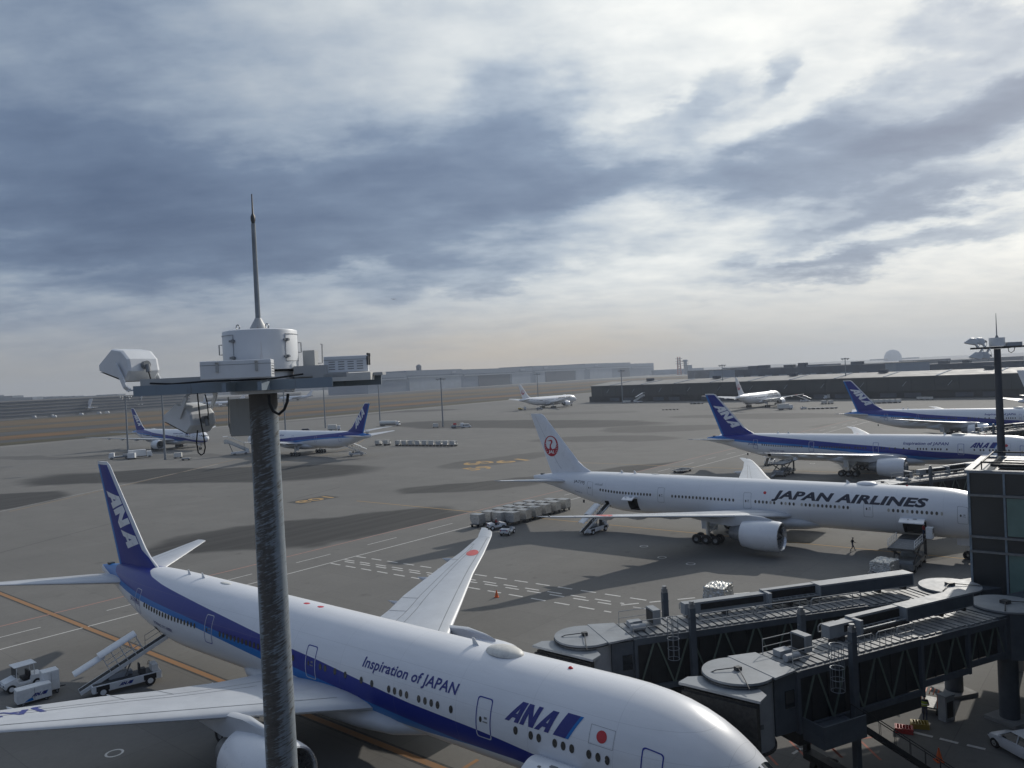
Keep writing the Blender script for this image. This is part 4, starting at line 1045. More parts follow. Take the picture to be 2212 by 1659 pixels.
mk('mast_dark', (.045, .05, .062), .5, var=.15)
def roof_mast():
    root = thing('roof_light_mast', (0, 0, 0))
    MB().tube([(0, 0, 0), (0, 0, 9.15)], [.31, .26], 16).build('pole', 'mast_dark', root, True)
    MB().cyl((0, 0, 9.75), .60, .72, 24).build('equipment_drum', 'mast_white', root, True)
    MB().tube([(0, 0, 10.1), (0, 0, 10.35), (0, 0, 12.2)], [.16, .05, .02], 8).build('lightning_rod', 'steel', root, True)
    MB().beam((-2.1, -.3, 9.28), (2.3, -.3, 9.28), .09, .16).beam((-2.1, .3, 9.28), (2.3, .3, 9.28), .09, .16).beam((-.4, -1.1, 9.24), (-.4, 1.1, 9.24), .09, .14).beam((.4, -1.1, 9.24), (.4, 1.1, 9.24), .09, .14).build('platform_frame', 'dark_metal', root)
    MB().box((1.35, 0, 9.52), (1.3, .5, .32)).build('gear_box', 'grey_paint', root)
    MB().tube([(.75, -.3, 9.2), (.78, -.3, 8.9), (1.0, -.3, 8.78), (1.25, -.3, 8.95), (1.3, -.3, 9.2)], .03, 6).build('cable_loop', 'black', root, True)
    for x, u in ((-1.75, 0), (-1.15, 0), (-1.45, 1), (-.85, 1)):
        floodlight(root, Vector((x, -.1 if u else .0, 9.20 if u else 9.36)), R_(-24), R_(14), .95, bool(u))
    return root
rm = roof_mast(); rm.location = (41.5, 66.6, 16.35)
tag(rm, 'dark light mast with drum and floodlights standing on the terminal wing roof at right', 'light mast')
# far apron masts
def far_mast(h):
    root = thing('apron_light_mast', (0, 0, 0))
    MB().tube([(0, 0, 0), (0, 0, h)], [.42, .26], 10).build('pole', 'galvanised', root, True)
    MB().cyl((0, 0, h+.35), .55, .7, 12).build('drum', 'galvanised', root, True)
    fb = MB().beam((-2.6, 0, h), (2.6, 0, h), .3, .18).beam((0, -1.6, h), (0, 1.6, h), .3, .18)
    fb.build('crossarm', 'dark_metal', root)
    for x, z in ((-2.3, .35), (-1.3, .35), (1.3, .35), (2.3, .35), (-1.6, -.4), (1.6, -.4)):
        MB().box((x, 0, h+z), (.75, .6, .5), taper=.7).build('floodlight', 'stained_grey', root)
    return root
fm0 = None
for i, (x, y, h, lab) in enumerate(((277, 980, 23.6, 'slender apron light mast at far left, in front of the blue tailed airliner'), (357, 993, 26, 'apron light mast rising behind the hanging floodlight of the near mast'), (617, 936, 25, 'apron light mast just right of the near mast pole, behind a blue striped fuselage'),
                        (703, 925, 24, 'apron light mast between the near mast pole and the blue tail facing away'), (821, 910, 25, 'apron light mast beside the parked white fuel lorry'), (957, 922, 25, 'apron light mast standing beside small service vehicles, left of the distant white airliner'),
                        (1163, 872, 25, 'apron light mast directly behind the lone distant white airliner'), (1345, 872, 24.5, 'apron light mast before the left end of the long dark terminal'), (1563, 864, 25, 'apron light mast just left of the white airliner before the dark terminal'), (1829, 860, 25.5, 'apron light mast behind the farthest blue striped tail'))):
    p = G(x, y)
    if fm0 is None: fm0 = far_mast(h); o = fm0
    else: o = copy_tree(fm0); o.scale.z = h/23.6
    o.location = p; tag(o, lab, 'light mast', 'distant apron light masts')

# ================================================================== TERMINAL WING (right edge)
def glass_mat(name, c, r=.12):
    m = bpy.data.materials.new(name); m.use_nodes = True; q = NT(m.node_tree); b = q.n['Principled BSDF']
    O = q.new('ShaderNodeTexCoord').outputs['Object']
    n = q.noise(O, .35, 4, .6)
    q.put(b.inputs['Base Color'], q.mix(q.mapr(n, .35, .7), tuple(x*.7 for x in c), c)); b.inputs['Roughness'].default_value = r
    b.inputs['Specular IOR Level'].default_value = .6
    return m
M['green_glass'] = glass_mat('green_glass', (.17, .28, .255)); M['dark_panel'] = glass_mat('dark_panel', (.036, .042, .047), .3)
TC = Vector((34.25, 59.0, 0)); TD = Vector((.79, -.613, 0)).normalized(); TN = Vector((-TD.y, TD.x, 0))    # along the face, and back from it
tw = thing('terminal_wing', (TC.x, TC.y, 0), math.atan2(TD.y, TD.x), 'dark glazed terminal wing cut off by the right edge, roof mast on top', 'building')
L_, D_ = 26, 9.5
MB().box((L_/2, D_/2, 11.15), (L_, D_, 10.2)).build('wall', 'dark_panel', tw)
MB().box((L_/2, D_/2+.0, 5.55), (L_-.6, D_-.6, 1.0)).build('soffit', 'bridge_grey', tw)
MB().box((15, 6.2, 2.5), (22, 5.5, 5.0)).build('ground_floor', 'bridge_dark', tw)  # dark block added under the wing to stand in for the shade there
for x in (2.2, 9.5, 17, 24): MB().box((x, 5.0, 2.55), (.7, .7, 5.1)).build('column', 'concrete', tw)
for i, (z0, z1) in enumerate(((11.55, 14.45), (7.0, 10.25))):
    for k in range(4):
        x0 = 2.35+k*5.9
        MB().box((x0+2.6, -.04, (z0+z1)/2), (5.2 if k else 5.2, .06, z1-z0-.1)).build('window', 'green_glass', tw)
for z in (14.55, 11.42, 10.3, 6.85): MB().box((L_/2-.03, -.12, z), (L_+.1, .22, .16)).build('ledge', 'steel', tw)
MB().box((.0-.06, -.06, 11.2), (.16, .16, 10.4)).build('corner_trim', 'beam_blue', tw)
for k in range(4): MB().box((2.22+k*5.9, -.05, 11.2), (.14, .10, 10.2)).build('mullion', 'beam_blue', tw)
MB().box((L_/2, .12, 16.32), (L_+.5, .5, .20)).box((-.1, D_/2+.2, 16.32), (.5, D_-.1, .20)).box((L_/2, D_+.1, 16.32), (L_+.5, .5, .20)).build('parapet', 'bridge_light', tw)
mb = MB()
for k in range(5):
    x0 = 1.6+k*4.6; mb.box((x0+2.1, 3.9, 16.42), (4.1, 3.3, .14)).box((x0+2.1, 7.6, 16.42), (4.1, 2.2, .14))
mb.build('roof_panel', 'corrugated', tw)
mb = MB()
for zz in (16.9,): mb.tube([(.7, 1.1, zz), (L_, 1.1, zz)], .07, 8).tube([(.7, 1.1, zz), (.7, 8.4, zz)], .07, 8).tube([(.7, 8.4, zz), (L_, 8.4, zz)], .07, 8)
for k in range(7): mb.tube([(.7+k*3.6, 1.1, 16.2), (.7+k*3.6, 1.1, 16.9)], .05, 6)
mb.tube([(1.3, 1.7, 16.62), (L_, 1.7, 16.62)], .12, 8).tube([(1.3, 1.7, 16.62), (1.3, 7, 16.62)], .12, 8)
mb.build('roof_pipe', 'bridge_dark', tw, True)

# the terminal itself: its roof deck carries the viewpoint, its front runs along the stands; unseen, added to block sky light
TU = Vector((-TN.y, TN.x, 0)) if False else Vector((.63, .777, 0)).normalized(); TE_ = Vector((TU.y, -TU.x, 0))
mt = thing('terminal_building', TE_*2.2, math.atan2(TU.y, TU.x), 'unseen main terminal block below and behind the viewpoint, roof deck edge at eye height', 'building')
MB().box((20, -36, 11.6), (420, 72, 23.2)).build('wall', 'concrete', mt)
mb = MB()
for k in range(52): mb.box((-180+k*7.8, .05, 8.6), (6.6, .1, 5.2)).box((-180+k*7.8, .05, 16.2), (6.6, .1, 5.2))
mb.build('window_band', 'dark_panel', mt)
MB().box((20, .2, 23.5), (420, .4, .6)).build('parapet', 'bridge_light', mt)

# ================================================================== JET BRIDGES
mk('rail_grey', (.33, .34, .34), .5, metal=.2, var=.15)
def jet_bridge(C, Rr, face, secs, label, ladder=True, stair=True, ac='left', group='jet bridges'):
    C, Rr = Vector((C[0], C[1], 0)), Vector((Rr[0], Rr[1], 0)); d = Rr-C; L = d.length; d.normalize()
    root = thing('jet_bridge', C, math.atan2(d.y, d.x), label, 'jet bridge', group)
    # local: x from cab to rotunda, y left
    ca, sa = d.x, d.y
    def loc(v): v = Vector(v); return Vector((v.x*ca+v.y*sa, -v.x*sa+v.y*ca, v.z))
    fx = loc(face).normalized(); fy = Vector((-fx.y, fx.x, 0))          # outwards to the aircraft, and along the fuselage
    def F(u, v, z): return fx*u+fy*v+Vector((0, 0, z))
    # cab drum
    n = 28; mb = MB(); mb.cyl((0, 0, 6.05), 1.84, 3.8, n); cabo = mb.build('cab', 'bridge_light', root, True, ang=30)
    MB().cyl((0, 0, 8.03), 1.98, .13, 40).build('cab_roof', 'bridge_light', cabo, True, ang=30)
    MB().cyl((0, 0, 7.93), 2.02, .05, 40).build('roof_rim', 'bridge_dark', cabo, True)
    rf = MB(); rf.box((0, 0, 8.20), (.34, .30, .20)).tube([(0, 0, 8.26)]+[F(1.2, .9, 8.22), F(1.9, 1.5, 8.0)], .03, 6).tube([(0, 0, 8.26), F(.9, -.9, 8.2), F(1.35, -1.45, 7.9)], .03, 6)
    rf.build('roof_stay', 'dark_metal', cabo, True)
    MB().prism([Vector((.9, -1.95, 8.0)), Vector((2.7, -1.62, 7.98)), Vector((2.7, 1.62, 7.98)), Vector((.9, 1.95, 8.0))], (0, 0, .12)).build('roof_apron', 'bridge_light', cabo)
    # head towards the aircraft with stepped canopy and black bellows
    MB().prism([F(1.15, -1.5, 4.35), F(1.95, -1.85, 4.35), F(1.95, 1.85, 4.35), F(1.15, 1.5, 4.35)], (0, 0, 3.25)).build('cab_head', 'bridge_light', root)
    MB().prism([F(1.0, -1.6, 7.62), F(1.6, -2.3, 7.62), F(2.55, -2.35, 7.62), F(2.55, 2.35, 7.62), F(1.6, 2.3, 7.62), F(1.0, 1.6, 7.62)], (0, 0, .14)).build('canopy', 'bridge_light', root)
    MB().box((0, 0, 0), (1, 1, 1)).b.free()
    for k in range(3):
        u = 1.98+k*.22
        MB().prism([F(u, -2.05-.05*k, 4.7), F(u+.2, -2.05-.05*k, 4.7), F(u+.2, 2.05+.05*k, 4.7), F(u, 2.05+.05*k, 4.7)], (0, 0, 2.85-.1*k)).build('bellows', 'bellows', root)
    MB().box(tuple(F(1.4, -2.1, 5.2)), (.14, .14, 1.3)).build('head_window', 'dark_glass', root)
    vb = MB(); q_ = math.atan2(-fx.x, fx.y)
    for k in range(8):
        a = R_(-108)+k*R_(2.6); p = Vector((1.815*math.cos(a), 1.815*math.sin(a), 5.6)); vb.box(tuple(p), (.05, .05, .26), rz=a)
    vb.build('vent', 'bridge_dark', cabo)
    MB().cyl((0, 0, 4.1), 1.93, .16, 36).build('cab_skirt', 'bellows', root, True)
    # neck
    MB().box((2.0, 0, 6.2), (1.5, 2.9, 3.2)).build('neck', 'bridge_grey', root)
    MB().box((2.3, -1.47, 6.5), (.65, .08, .95)).build('neck_window', 'dark_glass', root)
    # tunnel sections
    x0 = 2.75
    for k, (x1, w, zt, zb) in enumerate(secs):
        sec = MB().box(((x0+x1)/2, 0, (zt-.25+zb+.45)/2), (x1-x0, w-.5, zt-.25-zb-.45)).build('tunnel', 'bridge_dark', root)
        fr = MB()
        for s in (-1, 1):
            y = s*(w/2-.09)
            fr.beam((x0, y, zt-.24), (x1, y, zt-.24), .18, .42).beam((x0, y, zb+.30), (x1, y, zb+.30), .16, .36)
            for x in (x0+.1, x1-.1): fr.beam((x, y, zb+.1), (x, y, zt-.05), .26, .22)
        fr.build('frame', 'bridge_grey', sec)
        npan = max(1, round((x1-x0)/2.5)); tr = MB()
        for s in (-1, 1):
            y = s*(w/2-.08)
            for i in range(npan):
                a, b = x0+.3+(x1-x0-.6)*i/npan, x0+.3+(x1-x0-.6)*(i+1)/npan; m_ = (a+b)/2
                tr.beam((a, y, zb+.4), (m_-.12, y, zt-.4), .07, .10).beam((m_+.12, y, zt-.4), (b, y, zb+.4), .07, .10)
        tr.build('truss_brace', 'bridge_green', sec)
        pm = MB()
        nn_ = int((x1-x0)/1.15)
        for s in (-1, 1):
            for i in range(1, nn_): pm.box((x0+(x1-x0)*i/nn_, s*(w/2-.22), (zt+zb)/2), (.07, .06, zt-zb-.6))
        pm.build('window_mullion', 'bridge_dark', sec)
        # corrugated roof
        rb = MB(); rb.box(((x0+x1)/2, 0, zt-.06), (x1-x0, w-.36, .06)); nr = int((x1-x0)/.55)
        for i in range(nr): rb.box((x0+(x1-x0)*(i+.5)/nr, 0, zt+.03), (.40, w-.40, .075))
        rb.build('roof', 'corrugated', sec)
        if k == 0: MB().box(((x0+x1)/2, 0, zb-.34), (x1-x0-.3, w-.35, .68)).build('underfloor', 'bridge_dark', sec)
        x0 = x1
    xe = x0
    w0, zt0, zb0 = secs[0][1], secs[0][2], secs[0][3]
    # cable housing on the roof: three boxes stepping along
    xa = 7.4; xm = secs[0][0]*.55+2.4
    MB().box(((xa+xm)/2, .70, zt0+.74), (xm-xa, .62, .78)).build('cable_housing', 'bridge_light', root)
    MB().box(((xa+xm)/2+.5, .37, zt0+.80), (xm-xa-1.4, .06, .40)).build('housing_slot', 'black', root)
    hb_ = MB().box((xm+2.1, .92, zt0+.82), (4.2, .46, .86)).box((xm+.12, .45, zt0+.72), (.24, 1.0, 1.0)).build('cable_housing', 'bridge_light', root)
    MB().box((xm+2.2, .30, zt0+.42), (4.0, .80, .10)).box((xm+2.2, .66, zt0+.78), (4.0, .05, .66)).build('chain_tray', 'black', root)
    MB().box(((xm+4.2+xe-1.2)/2, .62, zt0+.82), (xe-1.2-xm-4.2, 1.06, .92)).build('cable_housing', 'bridge_light', root)
    MB().box(((xm+4.2+xe-1.2)/2, .085, zt0+.80), (xe-1.4-xm-4.2, .02, .74)).build('housing_side', 'bridge_grey', root)
    cc = MB()
    for i in range(2): cc.beam((xm+.3, .05+i*.42, zt0+.62), (xm+4.1, .05+i*.42, zt0+.62), .10, .08)
    for i in range(8): cc.beam((xm+.5+i*.48, .05, zt0+.62), (xm+.5+i*.48, .47, zt0+.62), .06, .06)
    cc.build('cable_chain', 'galvanised', root)
    sp = MB()
    for x in (xa+.4, (xa+xm)/2, xm+2, xe-4, xe-1.8): sp.box((x, .55, zt0+.22), (.22, .5, .32))
    sp.build('housing_foot', 'dark_metal', root)
    # roof rails
    rl = MB()
    for s in (-1, 1):
        y = s*(w0/2-.22); xr0, xr1 = 7.4, secs[0][0]-.3; hgt = .95
        nrun = 3; Lr = (xr1-xr0)/nrun
        for r_ in range(nrun):
            a, b = xr0+r_*Lr+.12, xr0+(r_+1)*Lr-.12
            rl.tube([(a, y, zt0+.5), (a, y, zt0+hgt-.12), (a+.15, y, zt0+hgt), (b-.15, y, zt0+hgt), (b, y, zt0+hgt-.12), (b, y, zt0+.5)], .036, 6).tube([(a, y, zt0+.5), (b, y, zt0+.5)], .032, 6)
            for i in range(3): rl.tube([(a+(b-a)*(i+.5)/3, y, zt0), (a+(b-a)*(i+.5)/3, y, zt0+hgt)], .022, 6)
    for yy in (-1.2, 1.2): rl.tube([(2.9, yy, zt0), (2.9, yy, zt0+.95), (5.6, yy, zt0+.95), (5.6, yy, zt0)], .028, 6).tube([(2.9, yy, zt0+.5), (5.6, yy, zt0+.5)], .022, 6)
    rl.build('guard_rail', 'rail_grey', root, True)
    # air conditioner and small gear on the roof by the cab
    fr = MB()
    acx = 5.0
    body = MB().box((acx, .25, zt0+.72), (.52, 1.15, .98)).build('air_conditioner', 'bridge_light', root)
    MB().box((acx-.28, .25, zt0+.72), (.04, .95, .78)).build('grille', 'bridge_dark', body)
    MB().box((3.7, .45, zt0+.28), (.9, .6, .36)).cyl((3.55, -.45, zt0+.3), .22, 1.0, 14, 'x').build('roof_unit', 'grey_paint', root)
    # lift columns and wheel bogie
    xc = 6.7
    for s in (-1, 1):
        y = s*(w0/2+.32)
        co = MB().box((xc, y, 5.6), (.38, .34, 8.0)).build('lift_column', 'bridge_grey', root)
        MB().box((xc, y, 9.72), (.34, .30, .30)).cyl((xc, y, 9.95), .16, .2, 10).cyl((xc-.22, y, 9.0), .07, .12, 8, 'x').cyl((xc+.22, y, 9.0), .07, .12, 8, 'x').build('column_head', 'steel', co, True)
        MB().box((xc, y, 1.25), (.34, .32, .9)).build('column_leg', 'bridge_dark', co)
    bg_ = MB().box((xc, 0, 3.9), (.6, w0+.9, .5)).box((xc, 0, .95), (.7, w0+.6, .45)).build('bogie', 'bridge_dark', root)
    for y in (-1.1, -.5, .5, 1.1):
        MB().cyl((xc, y, .5), .5, .36, 20, 'y').build('wheel', 'rubber', bg_, True)
    # service landing, ladder cage and stairs on the near side
    if ladder:
        mb = MB(); cx, cy = 5.2, -w0/2-.55
        for a in range(0, 360, 60): mb.tube([(cx+.38*math.cos(R_(a)), cy+.38*math.sin(R_(a)), 6.6), (cx+.38*math.cos(R_(a)), cy+.38*math.sin(R_(a)), 9.2)], .018, 5)
        for z in (6.6, 7.25, 7.9, 8.55, 9.2): mb.tube([(cx+.38*math.cos(R_(a)), cy+.38*math.sin(R_(a)), z) for a in range(0, 361, 30)], .02, 5)
        mb.build('ladder_cage', 'galvanised', root, True)
    if stair:
        pl = MB().box((4.6, -w0/2-.75, 4.7), (3.2, 1.5, .10)).box((4.6, -w0/2-1.5, 4.75), (3.2, .08, 1.25)).box((3.05, -w0/2-.75, 4.75), (.08, 1.5, 1.25)).build('service_landing', 'bridge_grey', root)
        st = MB(); y = -w0/2-.9
        for s in (-.45, .45):
            st.beam((6.2, y+s, 4.6), (11.8, y+s-2.2, .25), .08, .26)
            st.tube([(6.2, y+s, 5.6), (11.8, y+s-2.2, 1.25)], .03, 6)
            for i in range(8): st.tube([(6.2+.8*i, y+s-.314*i, 4.6-.62*i), (6.2+.8*i, y+s-.314*i, 5.6-.62*i)], .018, 5)
        for i in range(16): st.box((6.35+.35*i, y-.137*i, 4.45-.272*i), (.26, .9, .04))
        st.build('service_stair', 'bridge_dark', root)
    # rotunda
    ro = MB().cyl((L, 0, 6.35), 1.95, 3.1, 30).build('rotunda', 'bridge_grey', root, True, ang=30)
    MB().cyl((L, 0, 7.98), 2.1, .12, 36).build('rotunda_roof', 'bridge_light', ro, True, ang=30)
    MB().box((L, 0, 8.15), (.5, .5, .22)).tube([(L, 0, 8.2), (L-1.7, -1.1, 8.1)], .035, 6).tube([(L, 0, 8.2), (L+1.6, -1.2, 8.1)], .035, 6).build('roof_stay', 'dark_metal', ro)
    MB().box((L-1.5, 0, 6.4), (2.2, 2.5, 2.9)).build('rotunda_neck', 'bridge_grey', root)
    MB().cyl((L, 0, 2.4), .62, 4.8, 24).build('rotunda_column', 'bridge_grey', root, True, ang=30)
    MB().box((L, 0, .12), (2.2, 2.2, .24)).build('column_foot', 'concrete', root)
    MB().box((L+3.2, .4, 6.2), (4.6, 3.0, 3.0)).build('fixed_walkway', 'bridge_grey', root)
    return root
face1 = (-.648, -.762, 0)
jet_bridge((11.9, 43.6), (33.0, 53.2), face1, [(12.9, 3.25, 8.0, 4.38), (17.4, 2.95, 7.86, 4.75), (21.3, 2.65, 7.72, 5.0)], 'nearest jet bridge, cab at the front door of the foreground airliner')
jet_bridge((3.95, 50.6), (31.9, 58.0), face1, [(20.4, 3.3, 8.0, 4.38), (24.2, 3.0, 7.86, 4.75), (27.0, 2.7, 7.72, 5.0)], 'second jet bridge, cab at the second door of the foreground airliner', stair=False)
jet_bridge((50.2, 107.0), (77.0, 117.5), face1, [(18.4, 3.3, 8.0, 4.85), (22.6, 3.0, 7.86, 5.1), (26.6, 2.7, 7.72, 5.3)], 'jet bridge behind the nose half of the white airliner with the crane tail', ladder=False, stair=False)
jet_bridge((95.2, 165.5), (120.0, 176.0), face1, [(18.4, 3.3, 8.0, 4.85), (22.4, 3.0, 7.86, 5.1), (24.6, 2.7, 7.72, 5.3)], 'farthest jet bridge, behind the second blue striped airliner at right', ladder=False, stair=False)

# ================================================================== LONG DARK TERMINAL AND BUILDINGS BEYOND
S0, S1 = G(1267, 869.3), G(1953.4, 861)
SD = (S1-S0); SD.z = 0; SD.normalize()
st_ = thing('terminal', (S0.x, S0.y, 0), math.atan2(SD.y, SD.x), 'long low dark terminal with pale sloping roof, behind the parked aircraft at right', 'building'); st_.scale = (1, -1, 1)
LT = 520
MB().box((LT/2+4, -16, 8.75), (LT, 28, 8.3)).build('upper_wall', 'term_dark', st_)
MB().box((LT/2+5, -19, 2.3), (LT+10, 30, 4.55)).build('ground_floor', 'term_base', st_)
mb = MB()
mb.prism([(4-.6, -1.2, 12.95), (4-.6, -31, 15.6), (4-.6, -31, 15.9), (4-.6, -1.2, 13.35)], (LT+1, 0, 0)); mb.build('roof', 'term_roof', st_)
mb = MB()
for k in range(17): mb.prism([(24+k*30, -1.4, 13.36), (24+k*30, -30, 15.9), (24+k*30, -30, 16.2), (24+k*30, -1.4, 13.7)], (1.1, 0, 0))
mb.build('roof_rib', 'far_light', st_)
mb = MB()
for k in range(8): mb.box((46+k*60, -26, 16.6), (5, 4, 2.0))
mb.build('roof_vent', 'far_wall', st_)
mb = MB()
for k in range(40): mb.box((16+k*13, -1.95, 8.7), (.35, .16, 8.0))
mb.build('facade_fin', 'term_base', st_)
mb = MB()
for k in range(20): mb.beam((20+k*25, -1.8, 7.4), (22.4+k*25, -1.8, 10.2), .18, .25)
mb.build('facade_brace', 'far_light', st_)
mb = MB()
for k in range(36):
    if k % 3: mb.box((12+k*14, -3.9, 1.9), (9.5, .3, 2.7))
mb.build('ground_shutter', 'far_wall', st_)

def block(name, label, cat, base, w, d, h, rz=0., m='far_wall', z0=0., group=None, rows=0, wm='term_base'):
    o = thing(name, (base[0], base[1], 0), rz, label, cat, group)
    MB().box((0, d/2, z0+h/2), (w, d, h)).build('wall', m, o)
    if rows:
        mb = MB()
        for r in range(rows): mb.box((0, -.05, z0+h*(r+.55)/rows), (w*.96, .12, h/rows*.42))
        mb.build('window_band', wm, o)
    MB().box((0, d/2, z0+h+.25), (w+.8, d+.8, .5)).build('roof', 'term_roof', o)
    return o
def back_row(x0, x1, ytop0, ytop1, Y, m, label, d=30, h0=0, clutter=True, seed=1):
    """a long block seen between two columns of the photograph at distance Y, its roof height read from the skyline"""
    a, b = AT(x0, (ytop0), Y), AT(x1, ytop1, Y*.86); v = b-a; v.z = 0
    o = thing('terminal_block', ((a.x+b.x)/2, (a.y+b.y)/2, 0), math.atan2(v.y, v.x), label, 'building', 'buildings beyond the dark terminal')
    w = v.length; h = (a.z+b.z)/2; rn = random.Random(seed)
    MB().box((0, d/2, h/2), (w, d, h)).build('wall', m, o)
    mb = MB()
    for k in range(int(w/16)): mb.box((-w/2+8+k*16, -.2, h*.55), (11*rn.uniform(.5, 1), .3, h*.22))
    mb.build('window_band', 'far_light', o)
    if clutter:
        mb = MB()
        for k in range(int(w/22)):
            if rn.random() < .75: mb.box((-w/2+11+k*22+rn.uniform(-6, 6), d*.4, h+rn.uniform(.8, 2.2)), (rn.uniform(4, 12), 6, rn.uniform(1.6, 5)))
        mb.build('roof_plant', 'far_wall', o)
    return o
back_row(1585, 1915, 797, 787, 830, 'far_wall', 'dark flat roofed block behind the left half of the dark terminal roof', seed=3)
back_row(1930, 2330, 789, 775, 700, 'far_wall', 'dark flat roofed block behind the right half of the dark terminal roof', seed=5)
for (x0, x1, yt, yb, Y, lab) in ((1542, 1587, 800, 815, 800, 'pale plain block left of the dark flat roofed buildings'), (1743, 1783, 789, 806, 780, 'pale plain block in the middle of the dark flat roofed row'), (1935, 2008, 784, 806, 640, 'pale plain block nearest the right edge of the roof skyline')):
    a, b = AT(x0, yt, Y), AT(x1, yt, Y)
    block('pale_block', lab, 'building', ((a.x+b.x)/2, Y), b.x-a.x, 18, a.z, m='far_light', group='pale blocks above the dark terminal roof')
# low skyline far behind
def skyline(name, x0, x1, y0, y1, Y, m, label, n=1, cat='building', seed=2, d=60):
    a, b = AT(x0, y0, Y), AT(x1, y1, Y); rn = random.Random(seed)
    o = thing(name, ((a.x+b.x)/2, Y, 0), 0, label, cat)
    mb = MB(); k = max(3, int((b.x-a.x)/70)); w = (b.x-a.x)/k
    for i in range(k):
        h = max(4, (a.z+(b.z-a.z)*(i+.5)/k)*rn.uniform(.82, 1.0)); mb.box((-(b.x-a.x)/2+w*(i+.5), d/2, h/2), (w*.995, d, h))
    mb.build('wall', m, o)
    return o
skyline('distant_terminal', 1500, 2212, 797, 768, 1500, 'far_wall', 'hazy low skyline strip behind the right hand terminal buildings', seed=8)
skyline('distant_works', 1413, 1520, 798, 793, 3000, 'far_light', 'low pale blue building right of the hangars at the horizon', seed=4)
skyline('distant_city', -60, 70, 853, 857, 2600, 'far_wall', 'hazy dark block on the skyline at the far left edge', seed=6)
skyline('distant_city', 70, 300, 856, 850, 2900, 'far_wall', 'hazy broken skyline above the far left parking decks', seed=9)
skyline('distant_city', 300, 830, 846, 826, 3400, 'far_wall', 'hazy low skyline behind the platform of the near mast', seed=11)
# towers
def tower(x, ytop, ybase, Y, r, m, label, name='lattice_tower', arms=0):
    a = AT(x, ytop, Y); o = thing(name, (a.x, Y, 0), 0, label, 'tower'); h = a.z
    mb = MB()
    if name == 'lattice_tower':
        for i in range(4):
            c, s = (1 if i in (0, 3) else -1), (1 if i < 2 else -1)
            mb.beam((c*r, s*r, 0), (c*r*.6, s*r*.6, h), r*.35, r*.35)
        for k in range(9): z = h*k/9; mb.box((0, 0, z), (r*2.1*(1-.4*k/9), r*2.1*(1-.4*k/9), h*.045))
    else: mb.cyl((0, 0, h/2), r, h, 14)
    mb.build('shaft', m, o)
    mb = MB()
    for k in range(3): mb.box((0, 0, h*(.62+.14*k)), (r*3.4, r*3.4, h*.02))
    mb.build('gallery', 'far_wall', o)
    if name != 'lattice_tower': MB().cyl((0, 0, h*.93), r*1.7, h*.12, 14, r2=r*1.3).build('cab', 'far_light', o)
    return o
tower(1466, 771, 800, 2700, 6, 'tower_red', 'red and white lattice tower on the horizon right of the hangars')
tower(1480, 777, 800, 2700, 6, 'far_light', 'slim grey control tower beside the red lattice tower', 'control_tower')
a = AT(1486, 789, 2690); b = AT(1495, 789, 2690); block('pale_block', 'small pale blue block at the foot of the two horizon towers', 'building', ((a.x+b.x)/2, 2690), b.x-a.x, 30, a.z, m='far_light')
a = AT(1928, 755, 5200); o = thing('shell_tower', (a.x, 5200, 0), 0, 'very faint rounded tower in the haze above the right hand roofs', 'tower')
MB().lathe([(58, 0), (52, a.z*.5), (40, a.z*.8), (20, a.z*.97), (1, a.z)], 20).build('shell', 'far_light', o, True)
MB().box((0, -20, a.z*.18), (320, 20, a.z*.12)).build('base', 'far_wall', o)

# hangars along the horizon
HX = [((795, 848), (879, 845), 42.8, 46), ((879, 845), (1000, 836), 47, 49), ((1000, 836), (1152, 828), 44, 49), ((1152, 828), (1265, 820.5), 49, 51.5), ((1265, 820.5), (1363, 813.5), 51.5, 54), ((1363, 813.5), (1413, 809.8), 48, 48)]
hb0, hb1 = G(879, 845), G(1413, 809.8); hd = hb1-hb0; hd.z = 0; hd.normalize(); hn = Vector((-hd.y, hd.x, 0))
def on_hangar(px, py):
    r = ray(px, py); t_ = (hb0-EYE).dot(hn)/r.dot(hn); return EYE+r*t_
HL = ['leftmost distant hangar, partly behind the gear box of the near mast', 'distant hangar with the pale panel sign and closed door band', 'distant hangar with half open dark door, two airliners before it', 'tall distant hangar with open dark bays behind a white airliner', 'long pale distant hangar in the middle of the row, narrow doorway', 'rightmost distant hangar, plain pale end block']
for i, (p0, p1, h0, h1) in enumerate(HX):
    a, b = on_hangar(*p0), on_hangar(*p1); a.z = b.z = 0; w = (b-a).length; h = (h0+h1)/2; c = (a+b)/2
    o = thing('hangar', c, math.atan2(hd.y, hd.x), HL[i], 'hangar', 'hangars along the horizon')
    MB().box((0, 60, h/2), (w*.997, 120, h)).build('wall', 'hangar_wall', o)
    MB().box((0, -1.5, h*.66), (w*.97, 3, h*.05)).build('door_track', 'hangar_trim', o)
    mb = MB()
    for k in range(int(w/9)): mb.box((-w/2+6+k*9, -.3, h*.73), (5, .6, 1.8))
    mb.build('clerestory', 'hangar_dark', o)
    if i in (1, 2, 3, 4):
        for (f0, f1, dark) in {1: ((-.46, .46, 0),), 2: ((-.30, .14, 1), (.16, .45, 0)), 3: ((-.46, -.30, 0), (-.28, .28, 1), (.30, .46, 0)), 4: ((-.42, .05, 0), (.25, .47, 1))}[i]:
            MB().box(((f0+f1)/2*w, -.6, h*.315), ((f1-f0)*w, 1.2, h*.63)).build('hangar_door', 'hangar_dark' if dark else 'far_light', o)
        MB().box(((.33 if i < 3 else -.28)*w, -1, h*.86), (w*.07, 1.6, h*.10)).build('sign_panel', 'hangar_trim', o)
    if i == 1: MB().box((w*-.12, 30, h+4), (9, 9, 8)).dome((w*-.12, 30, h+8), 7, 7, 7, 12, 5).build('roof_radar', 'far_wall', o)
